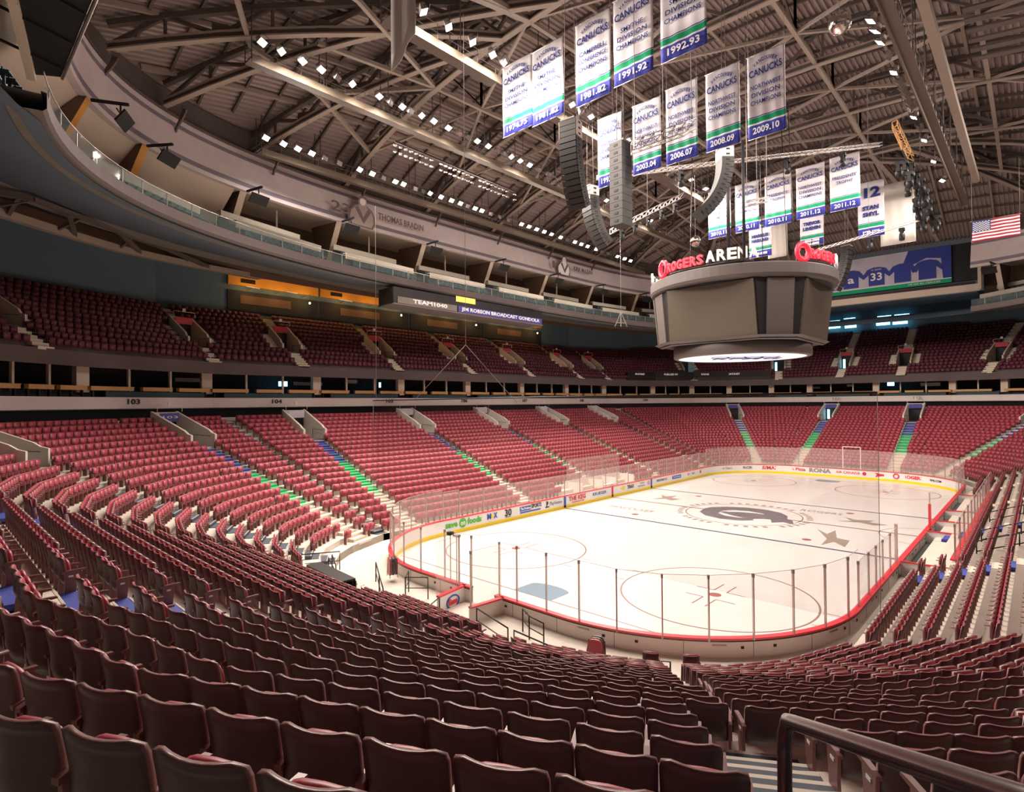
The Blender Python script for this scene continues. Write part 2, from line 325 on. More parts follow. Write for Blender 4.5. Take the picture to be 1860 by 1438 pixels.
for (x, y, sx, sy, rz) in ((26.2, 5.0, 2.6, 0.9, 0.3), (33.9, 21.5, 1.5, 1.2, 0.2), (33.5, 4.6, 1.0, 1.6, 0.0)):
    X = np.array([math.cos(rz), math.sin(rz)]); Y = np.array([-math.sin(rz), math.cos(rz)]); c = np.array([x, y])
    am.add([(*(c+X*sx*u+Y*sy*v), 0.008) for u, v in ((-1, -0.5), (-0.2, -1), (0, -0.2), (1, -0.3), (0.4, 0.4), (1, 1), (-0.2, 0.5), (-1, 1), (-0.5, 0.1))], [list(range(9))])
am.build('worn_ice_advert', M['logo_tan'], ice)
text('VANCOUVER', 'ice_lettering', 1.3, (26.3, 21.3, 0.01), (0, -1, 0), (1, 0, 0), M['logo_tan'], ice, width=4.6, extrude=0.0)
text('ROGERS', 'ice_lettering', 1.2, (35.5, 8.2, 0.01), (0, -1, 0), (1, 0, 0), M['logo_tan'], ice, width=3.2, extrude=0.0)
# floor round the boards, up to the first seating row
mb = MB()
P0 = poly(0, -0.62)
def ang_sorted_ring(mb, inner, outer, zi, zo, mi=0, N_=360):
    """join two closed plan curves round the arena centre"""
    def hitp(P, t):
        d = np.array([math.cos(t), math.sin(t)]); best = None
        for i in range(len(P)):
            a, b = P[i], P[(i+1) % len(P)]; e = b-a; den = d[0]*e[1]-d[1]*e[0]
            if abs(den) < 1e-9: continue
            q = a-CTR; s_ = (q[0]*e[1]-q[1]*e[0])/den; u = (q[0]*d[1]-q[1]*d[0])/den
            if s_ > 0 and -1e-6 <= u <= 1+1e-6 and (best is None or s_ > best): best = s_
        return CTR+d*best
    o = len(mb.v)
    for i in range(N_):
        t = 2*math.pi*i/N_; p = hitp(inner, t); q = hitp(outer, t)
        mb.v += [(p[0], p[1], zi), (q[0], q[1], zo)]
    for i in range(N_):
        a = o+2*i; b = o+2*((i+1) % N_); mb.f.append([a, b, b+1, a+1]); mb.m.append(mi); mb.sm.append(False)
ang_sorted_ring(mb, [p for p, _ in rink_path(0.05)], P0, 0.42, 0.42)
o_ = len(mb.v); k = len(P0)
for p in P0: mb.v += [(p[0], p[1], 0.42), (p[0], p[1], Z0)]
for i in range(k): mb.f.append([o_+2*i, o_+2*((i+1) % k), o_+2*((i+1) % k)+1, o_+2*i+1]); mb.m.append(0); mb.sm.append(False)
struct(mb.build('floor', M['floor']), 'pale concrete walkway between the boards and the first row of seats')
# ================================================================ dasher boards
rb = empty('rink_boards', (0, 0, 0), label='white rink boards with red cap rail and yellow kickplate round the ice', cat='rink boards')
GATE = (12.0, 13.6)     # swung-open gate in the near end, Y range
full = rink_path(0, 0.4)
# start just after the gate going to the left side, finish just before it
ia = min(i for i, (p, nn) in enumerate(full) if p[0] < 0.01 and p[1] > GATE[1]); 
seq = [(np.array([0, GATE[1]]), np.array([-1.0, 0]))]+full[ia:]+[q for q in full[:ia] if q[0][0] > 0.01 or q[0][1] < GATE[0]]+[(np.array([0, GATE[0]]), np.array([-1.0, 0]))]
BT = 1.12
kick = MB().sweep(seq, [(-0.02, 0.0), (-0.02, 0.24), (0.0, 0.25)]); kick.build('kickplate', M['kick'], rb)
face = MB().sweep(seq, [(0.0, 0.24), (0.0, BT-0.06)]); face.build('board_face', M['board'], rb)
back = MB().sweep(seq, [(0.16, 0.0), (0.16, BT-0.06)]); back.build('board_back', M['board_back'], rb)
cap = MB().sweep(seq, [(-0.03, BT-0.07), (-0.03, BT), (0.22, BT), (0.22, BT-0.07), (-0.03, BT-0.07)]); cap.build('cap_rail', M['cap'], rb)
dk = MB().sweep(seq, [(0.165, BT-0.13), (0.20, BT-0.13), (0.20, BT-0.07), (0.165, BT-0.07)]); dk.build('cap_shadow_strip', M['dark'], rb)
for (x, m_) in ((22.71, 'blue'), (38.25, 'blue'), (30.48, 'ad_red')):
    for y in (W-0.012, 0.012): MB().box((x, y, 0.56), (0.30, 0.016, 1.0)).build('line_marker', M[m_], rb)
# latch slots, hatches and seams on the outer side of the near boards
acc = 0; last = seq[0][0]; hb = MB(); sb = MB(); hd = MB()
for i, (p, nn) in enumerate(seq):
    acc += np.linalg.norm(p-last); last = p
    if p[0] < 12 or p[1] < 1:
        t = np.array([-nn[1], nn[0]])
        if i % 6 == 0: sb.box((*(p+nn*0.165), 0.56), (0.02, 0.012, 0.98), X=np.array([*t, 0]), Y=np.array([*nn, 0]), Z=np.array([0, 0, 1.0]))
        if i % 12 in (4, 7): hb.box((*(p+nn*0.17), 0.78), (0.11, 0.02, 0.09), X=np.array([*t, 0]), Y=np.array([*nn, 0]), Z=np.array([0, 0, 1.0]))
        if i % 12 == 9: hd.box((*(p+nn*0.175), 0.86), (0.50, 0.03, 0.04), X=np.array([*t, 0]), Y=np.array([*nn, 0]), Z=np.array([0, 0, 1.0]))
sb.build('board_seam', M['ad_grey'], rb)['kind'] = 'stuff'; hb.build('latch_hole', M['black'], rb); hd.build('board_handle', M['metal'], rb)
# the writing on the boards: left side (reads with +X), far end (reads with -Y)
def ad_left(s, x, wd, hgt, m_, z=0.68, **kw): text(s, 'board_lettering', hgt, (x, W-0.03, z), (1, 0, 0), (0, 0, 1), M[m_], rb, width=wd, extrude=0.006, **kw)
def ad_far(s, y, wd, hgt, m_, z=0.68, **kw): text(s, 'board_lettering', hgt, (L-0.03, y, z), (0, -1, 0), (0, 0, 1), M[m_], rb, width=wd, extrude=0.006, **kw)
def plate(c, size, m_, axis):   # thin panel flush on the board face
    s_ = (size[0], 0.012, size[1]) if axis == 'l' else (0.012, size[0], size[1])
    MB().box(c, s_).build('board_advert', M[m_], rb)
ad_left('save', 9.25, 1.15, 0.62, 'ad_green', bold=0.02); ad_left('foods', 11.55, 1.45, 0.62, 'ad_green', bold=0.02)
MB().add([(10.35+0.36*math.cos(t*math.pi/12), W-0.02, 0.66+0.36*math.sin(t*math.pi/12)) for t in range(24)], [list(range(24))]).build('board_advert', M['ad_green'], rb)
text('on', 'board_lettering', 0.5, (10.35, W-0.04, 0.66), (1, 0, 0), (0, 0, 1), M['white'], rb, width=0.45, extrude=0.006, bold=0.015)
ad_left('M', 13.1, 0.42, 0.55, 'ad_blue', bold=0.03); ad_left('A', 13.45, 0.36, 0.5, 'kick', bold=0.03); ad_left('X', 13.8, 0.42, 0.55, 'ad_blue', bold=0.03)
ad_left('30', 15.25, 0.78, 0.75, 'ad_black', bold=0.02); ad_left('MINUTES', 15.25, 0.6, 0.12, 'ad_black', z=0.36)
plate((17.35, W-0.02, 0.74), (1.35, 0.36), 'ad_blue', 'l'); text('The Province', 'board_lettering', 0.3, (17.35, W-0.04, 0.75), (1, 0, 0), (0, 0, 1), M['white'], rb, width=1.25, extrude=0.005, bold=0.01)
ad_left('SPORTS', 18.75, 1.3, 0.46, 'ad_black', z=0.80, bold=0.01); plate((18.0, W-0.02, 0.44), (2.6, 0.10), 'ad_blue', 'l')
ad_left('P', 20.2, 0.25, 0.6, 'ad_black', bold=0.03); plate((20.2, W-0.02, 0.45), (0.5, 0.10), 'ad_black', 'l'); ad_left('PlayStation', 21.4, 1.7, 0.42, 'ad_grey')
ad_left('THE KEG', 24.6, 2.6, 0.56, 'ad_red', z=0.72, bold=0.015); ad_left('STEAKHOUSE & BAR', 24.7, 1.9, 0.16, 'ad_red', z=0.38); ad_left('KRUEGER', 28.2, 2.3, 0.40, 'ad_blue')
ad_left('TRAX', 33.9, 1.3, 0.5, 'ad_black', bold=0.01)
MB().add([(x_, W-0.02, z_) for x_, z_ in ((31.9, 0.62), (32.2, 0.62), (32.3, 0.52), (32.65, 0.52), (32.7, 0.62), (33.0, 0.70), (32.75, 0.78), (32.65, 0.86), (32.3, 0.86), (32.2, 0.76), (31.9, 0.70))], [list(range(11))]).build('board_advert', M['kick'], rb)
ad_left('FUSION', 36.3, 0.9, 0.2, 'ad_grey', z=0.80); ad_left('RESTAURANTS', 36.1, 1.4, 0.2, 'ad_grey', z=0.52); ad_left('G', 37.6, 0.4, 0.5, 'ad_red')
ad_left('SPORTSNET.CA', 40.6, 2.4, 0.36, 'ad_black'); plate((44.2, W-0.02, 0.68), (2.2, 0.36), 'ad_blue', 'l'); text('The Province', 'board_lettering', 0.3, (44.2, W-0.04, 0.69), (1, 0, 0), (0, 0, 1), M['white'], rb, width=1.9, extrude=0.005)
ad_left('H', 47.3, 0.5, 0.42, 'ad_red'); ad_left('RBC', 48.6, 0.9, 0.3, 'ad_grey'); ad_left('K', 50.6, 0.5, 0.42, 'ad_red', bold=0.02)
def ad_arc(s, deg, corner_c, wd, hgt, m_, z=0.68, **kw):
    t = math.radians(deg); nn = np.array([math.cos(t), math.sin(t)]); p = np.array(corner_c)+nn*8.49; xd = (nn[1], -nn[0], 0)
    text(s, 'board_lettering', hgt, (p[0], p[1], z), xd, (0, 0, 1), M[m_], rb, width=wd, extrude=0.006, **kw)
ad_arc('OCEAN DRIVE', 152, (8.53, W-8.53), 2.4, 0.36, 'ad_orange', z=0.76, bold=0.01); ad_arc('NISSAN', 172, (8.53, W-8.53), 1.2, 0.34, 'ad_black', bold=0.01)
ad_arc('Four Seasons', 62, (L-8.53, W-8.53), 2.6, 0.36, 'ad_grey'); ad_arc('RCR', 42, (L-8.53, W-8.53), 1.3, 0.42, 'ad_grey', bold=0.02)
ad_arc('RE/MAX', 24, (L-8.53, W-8.53), 2.4, 0.62, 'ad_red', bold=0.015)
ad_far('Boston Pizza', 18.1, 3.1, 0.52, 'ad_red', bold=0.01); ad_far('RONA', 14.9, 2.5, 0.68, 'ad_grey', bold=0.03); ad_far('AIR CANADA', 11.75, 2.6, 0.42, 'ad_red')
MB().add([(L-0.02, 10.0+0.22*math.cos(a_), 0.68+0.22*math.sin(a_)) for a_ in [i*math.pi/5+math.pi/2 for i in range(10)]][::1], [list(range(10))]).build('board_advert', M['ad_red'], rb)
bud = [(8.9, 0.90), (8.2, 0.78), (7.6, 0.80), (6.9, 0.92), (7.1, 0.66), (6.9, 0.42), (7.6, 0.52), (8.2, 0.54), (8.9, 0.40), (8.7, 0.66)]
MB().add([(L-0.02, y_, z_) for y_, z_ in bud], [list(range(10))]).build('board_advert', M['ad_red'], rb)
ad_arc('ROGERS', -24, (L-8.53, 8.53), 2.1, 0.5, 'ad_red', bold=0.015); ad_arc('NHL.COM', -42, (L-8.53, 8.53), 1.5, 0.34, 'ad_black', bold=0.005)
t_ = math.radians(-12); cR = np.array([L-8.53, 8.53])+np.array([math.cos(t_), math.sin(t_)])*8.49; xd_ = np.array([math.sin(t_), -math.cos(t_), 0])
ring = MB(); pts = [np.array([cR[0], cR[1], 0.68])+xd_*0.27*math.cos(i*math.pi/12)+np.array([0, 0, 0.27*math.sin(i*math.pi/12)]) for i in range(24)]; ring.tube(pts, 0.06, 6, closed=True); ring.build('board_emblem', M['ad_red'], rb)
# ================================================================ glass: every pane with its own post
def pane_run(pts, top, group, label, post_h=None, z0=BT, pw=0.075, gm=None):
    """pts = plan points of the posts along the run"""
    for i in range(len(pts)-1):
        a = np.array(pts[i]); b = np.array(pts[i+1]); c = (a+b)/2; d = (b-a)/np.linalg.norm(b-a)
        t = top(c) if callable(top) else top; e = empty('glass_panel', (a[0], a[1], z0), label=label(i, c) if callable(label) else label, cat='rink glass', group=group)
        q = b-a; mbp = MB(); X = np.array([*d, 0.]); Y = np.array([-d[1], d[0], 0.]); Z = np.array([0, 0, 1.])
        mbp.box(np.array([q[0]/2, q[1]/2, (t-z0)/2]), (np.linalg.norm(q)-0.02, 0.012, t-z0), X=X, Y=Y, Z=Z); mbp.build('pane', gm or GLASS, e)
        ph = (post_h or t)-z0; pb = MB().box((0, 0, ph/2), (0.045, pw, ph), X=X, Y=Y, Z=Z); pb.build('post', M['alu'], e)
        MB().box((0, 0, ph-0.06), (0.06, pw+0.02, 0.14), X=X, Y=Y, Z=Z).build('post_cap', M['ad_grey'], e)
        MB().box(np.array([q[0]/2, q[1]/2, t-z0]), (np.linalg.norm(q), 0.018, 0.014), X=X, Y=Y, Z=Z).build('pane_edge', M['glass_edge'], e)
def arcp(cx, cy, a0, a1, n_): return [(cx+8.61*math.cos(math.radians(a0+(a1-a0)*i/n_)), cy+8.61*math.sin(math.radians(a0+(a1-a0)*i/n_))) for i in range(n_+1)]
near = [(-0.08, y) for y in (11.8, 10.75, 9.12, 7.48, 5.78)]
pane_run(near, 3.45, 'glass panes across the near end', gm=GLASSN, label= lambda i, c: '%s rink glass pane right of the open gate in the near boards' % ordn(i+1).capitalize())
crn = [(-0.08, 5.78)]+[(0.45, 4.24), (1.42, 2.97), (2.62, 1.87), (4.05, 0.98), (5.54, 0.32), (7.25, -0.06), (8.82, -0.08)]
pane_run(crn, 3.45, 'glass panes round the near right corner', gm=GLASSN, label= lambda i, c: 'clear rink glass pane on the near right corner, %s post from the centre' % ordn(i+1))
pane_run([(8.82, -0.08), (10.7, -0.08), (12.2, -0.08), (13.7, -0.08), (15.5, -0.08), (17.2, -0.08)], 2.95, 'low glass panes on the right side boards', lambda i, c: 'low glass pane on the right side boards, %s after the corner' % ordn(i+1))
pane_run([(-0.08, 13.6), (-0.08, 15.5), (-0.08, 17.37)], 3.45, 'glass panes left of the gate', gm=GLASSN, label= lambda i, c: '%s glass pane left of the open gate' % ordn(i+1).capitalize())
pane_run(arcp(8.53, W-8.53, 180, 90, 8), 3.3, 'glass panes round the near left corner', lambda i, c: 'curved-corner glass pane in the left corner, %s from the gate' % ordn(i+1))
lx = [8.53, 10.1, 12.6, 15.2, 17.9, 20.4, 22.8, 25.1, 27.35, 29.4, 31.5, 33.6, 35.7, 37.8, 39.9, 42, 44.1, 46.2, 48.3, 50.4, 52.43]
pane_run([(x, W+0.08) for x in lx], lambda c: 3.0 if c[0] > 11 else 3.15, 'glass panes along the left side boards', lambda i, c: 'glass pane on the left side boards, %s from the near corner' % ordn(i+1))
pane_run(arcp(L-8.53, W-8.53, 90, 0, 9), 3.4, 'glass panes round the far left corner', lambda i, c: 'glass pane round the far left corner, %s from the side' % ordn(i+1))
pane_run([(L+0.08, 17.37-8.84*i/6) for i in range(7)], 3.5, 'glass panes across the far end', lambda i, c: 'glass pane on the far end boards, %s from the left' % ordn(i+1))
pane_run(arcp(L-8.53, 8.53, 0, -90, 9), 3.4, 'glass panes round the far right corner', lambda i, c: 'glass pane round the far right corner, %s from the end' % ordn(i+1))
pane_run([(x, -0.08) for x in (52.43, 50, 47.6, 45.2)], 2.95, 'glass panes beyond the benches', lambda i, c: 'glass pane on the right boards beyond the benches, %s from the far corner' % ordn(i+1))
# tall frame over the far end glass
fr = MB(); 
for y in (12.3, 10.4): fr.box((L+0.12, y, 2.5), (0.08, 0.08, 2.7))
fr.box((L+0.12, 11.35, 3.85), (0.08, 1.98, 0.08)); tag(fr.build('goal_judge_frame', M['white']), 'white door-shaped frame standing over the far end glass', 'frame')
# safety netting above the near end glass, hung from a cable
NZ = 9.75
net = MB(); npts = [(-0.1, 21.6), (-0.1, 17.0), (-0.1, 12), (-0.1, 7), (-0.1, 3), (-0.1, -1.6), (-0.1, -2.45)]
for i in range(len(npts)-1):
    a, b = npts[i], npts[i+1]; o_ = len(net.v); net.v += [(a[0], a[1], 3.5), (b[0], b[1], 3.5), (b[0], b[1], NZ), (a[0], a[1], NZ)]; net.f.append([o_, o_+1, o_+2, o_+3]); net.m.append(0); net.sm.append(False)
nt_ = net.build('safety_net', NET); tag(nt_, 'fine dark safety netting hanging above the near end glass', 'netting')
MB().tube([(-0.1, 21.6, NZ), (-0.1, 10, NZ+0.03), (-0.1, -2.45, NZ)], 0.035, 6).build('top_cable', M['dark'], nt_)
for y in (21.6, -2.45): MB().tube([(-0.1, y, 3.5), (-0.1, y, NZ)], 0.008, 5).build('edge_cable', M['rope'], nt_)
for (a, b) in (((-0.1, 21.3, NZ), (-0.3, 21.0, 20.5)), ((-0.1, 17.8, NZ), (2.0, 16.2, 12.6)), ((2.0, 16.2, 12.6), (4.2, 14.6, NZ-0.2)), ((2.0, 16.2, 12.6), (2.0, 16.2, 30.0))):
    tag(MB().tube([a, b], 0.012, 5).build('net_cable', M['rope']), None)
for o in [x for x in COL.objects if x.name.startswith('net_cable')]: o.parent = nt_
# ================================================================ lower bowl
def corner(k, ex=None):
    V = []
    def X(i, j):
        e = ex if ex is not None else [0]*7
        A = np.array([fnrm(FN[i]), fnrm(FN[j])]); return np.linalg.solve(A, np.array([FC[i]+TR*k+e[i], FC[j]+TR*k+e[j]]))
    for i in range(6): V.append(X(i, i+1))
    d = V[4]-V[3]
    if d[0]*(-0.438)+d[1]*0.899 < 0.0: V[3] = V[4] = X(3, 5)
    return V
NK = 23
def aisle_pos(a, k, ex=None):
    P = poly(k, ex)
    if a[0] == 'v': return P[a[1]]
    e = a[1]; A, B = P[e], P[(e+1) % 24]
    if a[0] == 't': return A+(B-A)*a[2]
    if a[0] == 'x': return A+(B-A)*((a[2]-A[0])/(B[0]-A[0]))
    if a[0] == 'y': return A+(B-A)*((a[2]-A[1])/(B[1]-A[1]))
LOWER_AISLES = [('v', i) for i in (0, 3, 8, 11, 12, 15, 20, 23)]+[('y', 5, 7.1), ('y', 5, 18.8), ('y', 17, 18.4), ('y', 17, 7.5)]+[('t', 10, 0.40)]+[('x', 11, x) for x in (6.3, 18.7, 29.9, 41.5, 53.6)]+[('x', 23, x) for x in (15.0, 26.0, 37.0, 48.0)]
# vertex 11/12 sit at the ends of the left side; the aisle beside X=6.3 replaces number 11
VOM = {('v', 11): 0, ('v', 12): 0, ('v', 0): 0, ('v', 23): 0}
def has_vom(a): return a not in VOM
def edge_cuts(e, k, half, aisles, ex=None):
    """parameters along edge e where an aisle starts and stops"""
    P = poly(k, ex); A, B = P[e], P[(e+1) % 24]; ln = max(np.linalg.norm(B-A), 1e-4); cuts = []
    for a in aisles:
        if a[0] == 'v' and a[1] == e: cuts.append((0.0, min(half/ln, 0.5), a))
        elif a[0] == 'v' and a[1] == (e+1) % 24: cuts.append((max(1-half/ln, 0.5), 1.0, a))
        elif a[0] != 'v' and a[1] == e:
            p = aisle_pos(a, k, ex); t = np.linalg.norm(p-A)/ln; cuts.append((max(t-half/ln, 0), min(t+half/ln, 1), a))
    return sorted(cuts, key=lambda c: c[0])
VK0, VK1, VHALF = 17, 21, 1.0
def terrace(name, mats, k0, k1, tr, ri, z0, base_ex, aisles, vk, vhalf, kmax=None, front_ex=-0.62, back_ex=0.20):
    mb = MB()
    for e in range(24):
        for k in range(k0, k1):
            if kmax and k > kmax(e): continue
            exf = [base_ex+tr*k+front_ex]*7; exb = [base_ex+tr*k+back_ex]*7; z = z0+ri*k
            Pf = poly(0, exf); Pb = poly(0, exb); A, B, C_, D = Pf[e], Pf[(e+1) % 24], Pb[e], Pb[(e+1) % 24]
            cf = edge_cuts(e, 0, vhalf, aisles, exf); cb = edge_cuts(e, 0, vhalf, aisles, exb)
            tf = [0.0]+[v for c in cf for v in c[:2]]+[1.0]; tb = [0.0]+[v for c in cb for v in c[:2]]+[1.0]
            flags = [None]
            for c in cf: flags += [c[2], None]
            for i in range(len(tf)-1):
                if flags[i] is not None and vk[0] <= k <= vk[1] and vk[2](flags[i]): continue
                a0, a1 = A+(B-A)*tf[i], A+(B-A)*tf[i+1]; b0, b1 = C_+(D-C_)*tb[i], C_+(D-C_)*tb[i+1]
                if np.linalg.norm(a1-a0)+np.linalg.norm(b1-b0) < 1e-3: continue
                mb.add([(*a0, z), (*a1, z), (*b1, z), (*b0, z), (*b0, z+ri), (*b1, z+ri)], [(0, 1, 2, 3), (3, 2, 5, 4)])
                if k == k0: mb.add([(*a0, z-1.0), (*a1, z-1.0), (*a1, z), (*a0, z)], [(0, 1, 2, 3)])
    return mb.build(name, mats)
def near_ok(e, k): return not (e in (2, 3, 4) and k > 21)
lower = struct(terrace('seating_terrace', M['concrete'], 0, NK, TR, RI, Z0, 0.0, LOWER_AISLES, (VK0, VK1, has_vom), VHALF, kmax=lambda e: 20 if e in (1, 2, 3, 4) else 30), 'pale stepped concrete under the lower bowl seats')
def frame_of(a, k, tr, ex0):
    p = aisle_pos(a, 0, [ex0+tr*k]*7); q = aisle_pos(a, 0, [ex0+tr*(k+1)]*7); d = (q-p)/np.linalg.norm(q-p); return p, d
AS = 0.0
# aisle stairs
def colour_for(k, a):
    if a in (('v', 3), ('v', 8), ('v', 11), ('v', 12), ('v', 23)): return ('step_grey', 'step_grey')
    if a in (('v', 0), ('y', 5, 7.1), ('x', 23, 15.0), ('x', 23, 26.0)): return ('step_cream', 'step_blue')
    if k >= 14: return ('step_blue', 'step_blue')
    if k >= 12: return ('step_teal', 'step_blue')
    if k >= 8: return ('step_green', 'step_green')
    if k >= 6: return ('step_mint', 'step_green')
    return ('step_cream', 'step_cream')
CK = ['step_grey', 'step_blue', 'step_teal', 'step_green', 'step_mint', 'step_cream', 'nosing']
AISLE_WORDS = {('v', 0): 'blue-treaded stairs at the foot of the near right corner seats', ('v', 3): 'grey stairs with pale nosings beside the big handrail', ('y', 5, 7.1): 'blue-marked stairs behind the near goal, right of centre',
  ('y', 5, 18.8): 'stairs behind the near goal, left of centre', ('v', 8): 'grey stairs climbing the near left corner of the lower bowl', ('t', 10, 0.40): 'blue to green stairs below the purple-signed portal, near left corner',
  ('v', 11): 'stairs at the bend where the left side seats begin', ('x', 11, 6.3): 'blue to green stairs below section 104', ('x', 11, 18.7): 'blue to green stairs behind the left end of the netting',
  ('x', 11, 29.9): 'stairs between left side sections level with centre ice', ('x', 11, 41.5): 'stairs of the left side just past centre ice', ('x', 11, 53.6): 'stairs near the far end of the left side',
  ('v', 12): 'stairs where the left side meets the far corner', ('v', 15): 'short green stairs in the far left corner', ('y', 17, 18.4): 'blue to green stairs behind the far goal, left one',
  ('y', 17, 7.5): 'blue to green stairs behind the far goal, right one', ('v', 20): 'green stairs in the far right corner', ('v', 23): 'stairs where the right side meets the far corner',
  ('x', 23, 15.0): 'blue-marked stairs through the right side seats', ('x', 23, 26.0): 'stairs behind the player benches', ('x', 23, 37.0): 'stairs behind the far bench', ('x', 23, 48.0): 'stairs of the right side near the far corner'}
for a in LOWER_AISLES:
    mb = MB(); vo = has_vom(a)
    for k in range(0, NK-1):
        if a[1] == 3 and a[0] == 'v' and (k > 19 or k < 13): continue
        if vo and VK0 <= k <= VK1: continue
        p, d = frame_of(a, k, TR, 0.0); t = np.array([-d[1], d[0], 0.0]); D3 = np.array([*d, 0.0]); Z3 = np.array([0, 0, 1.0])
        c1, c2 = colour_for(k, a); z = Z0+RI*k
        for (off, zz, cc) in ((-0.42, z, c1), (-0.01, z+RI/2, c2)):
            c = np.array([*(p+d*off), zz])+(t*AS if a == ('v', 3) else 0)
            wd = 0.9 if a in (('v', 11), ('v', 12)) else 1.30
            mb.box(c+Z3*(-0.05), (wd, 0.41, 0.13), X=t, Y=D3, Z=Z3, mi=CK.index(cc))
            mb.box(c+Z3*0.02+D3*0.02, (wd-0.02, 0.33, 0.012), X=t, Y=D3, Z=Z3, mi=CK.index(cc))
            mb.box(c+Z3*0.02-D3*0.175, (wd-0.02, 0.06 if a == ('v', 3) else 0.035, 0.014), X=t, Y=D3, Z=Z3, mi=6)
            if off > -0.1: mb.box(c+Z3*(-0.13), (wd, 0.41, 0.10), X=t, Y=D3, Z=Z3, mi=CK.index(cc))
    o = mb.build('aisle_stairs', [M[c] for c in CK]); struct(o, AISLE_WORDS.get(a, 'aisle stairs of the lower bowl'))
# entrance portals
def portal(a, k0, k1, tr, ri, z0, ex0, half, sign_mat, label, nrows, sign_txt=None, cat='entrance portal', lit=None, wall=0.9, group=None, para=None):
    p0, d = frame_of(a, k0, tr, ex0); D3 = np.array([*d, 0.0]); T = np.array([-d[1], d[0], 0.0]); Z3 = np.array([0, 0, 1.0])
    zf = z0+ri*k0; org = np.array([*(p0-d*0.62), zf]); ln = tr*(k1-k0+1); e = empty('portal', tuple(org), math.atan2(d[1], d[0]), label=label, cat=cat, group=group)
    pm = para or M['vom']
    # local frame: +X outward, +Y sideways
    for s in (-1, 1):
        w_ = MB(); y = s*half
        prof = [(0.0, -0.2), (0.0, wall), (0.35, wall+0.1)]+[(ln*i/6.0, wall+0.05+ri/tr*ln*i/6.0) for i in range(1, 7)]+[(ln, -0.2)]
        vs = [(x, y-0.09, z) for x, z in prof]+[(x, y+0.09, z) for x, z in prof]; n_ = len(prof)
        fs = [list(range(n_))[::-1], list(range(n_, 2*n_))]+[(i, (i+1) % n_, (i+1) % n_+n_, i+n_) for i in range(n_)]
        w_.add(vs, fs); w_.build('side_wall', pm, e)
        r_ = MB(); r_.tube([(0.3, s*(half-0.2), 0.75), (ln*0.5, s*(half-0.2), 0.85), (ln*0.5, s*(half-0.2), 0.0)], 0.022, 6); r_.build('inner_rail', M['dark'], e)
    MB().box((ln/2, 0, -0.03), (ln, 2*half, 0.06)).build('portal_floor', M['dark_conc'], e)
    zt = ri/tr*ln
    MB().box((ln-0.05, 0, zt/2+0.05), (0.1, 2*half, zt+0.2)).build('doorway', M['interior'], e)
    MB().box((ln-0.14, 0, zt+wall*0.5+0.1), (0.12, 2*half+0.1, wall*0.62+0.1)).build('lintel', pm, e)
    sg = MB().box((ln-0.55, 0, zt+wall*0.55), (0.05, 1.5, 0.62)).build('sign_board', sign_mat, e)
    if sign_txt:
        text(sign_txt, 'sign_lettering', 0.26, (ln-0.585, 0, zt+wall*0.55), (0, -1, 0), (0, 0, 1), M['white'], e, width=1.2, extrude=0.003, local=True)
    g = MB()
    for s in (-1, 1): g.tube([(ln-0.6, s*half, zt+wall), (ln-0.6, s*half, zt+wall+0.45)], 0.025, 6)
    g.tube([(ln-0.6, -half, zt+wall+0.45), (ln-0.6, half, zt+wall+0.45)], 0.025, 6); g.box((ln-0.55, 0, zt+wall+0.62), (0.05, 0.28, 0.26)); g.build('guard_rail', M['vom'], e)
    if lit: MB().box((ln-0.12, half*0.5, 0.9), (0.03, 0.35, 1.5)).build('lit_doorway', M['cyan'], e)
    return e
PW = {('v', 8): ('white-walled portal at the left edge of the lower bowl', 'vom', None), ('t', 10, 0.40): ('white portal with the blue sign board under number 103', 'purple', '103'), ('x', 11, 6.3): ('white portal with the white sign under number 104', 'paper', None),
  ('x', 11, 18.7): ('white portal just behind the left edge of the netting', 'paper', None), ('x', 11, 29.9): ('white portal level with centre ice on the left side', 'paper', None), ('x', 11, 41.5): ('white portal next past centre ice on the left side', 'paper', None),
  ('x', 11, 53.6): ('small white portal near the far end of the left side', 'paper', None), ('v', 15): ('blue-signed portal in the far left corner', 'purple', None), ('y', 17, 18.4): ('blue-signed portal behind the far goal, left of the pair', 'purple', None),
  ('y', 17, 7.5): ('blue-signed portal behind the far goal, right of the pair', 'purple', None), ('v', 20): ('portal in the far right corner of the lower bowl', 'purple', None)}
for a in LOWER_AISLES:
    if a in PW:
        lb, sm, tx = PW[a]; portal(a, VK0, VK1, TR, RI, Z0, 0.0, VHALF, M[sm], lb, 5, tx, lit=a in (('y', 17, 18.4),))
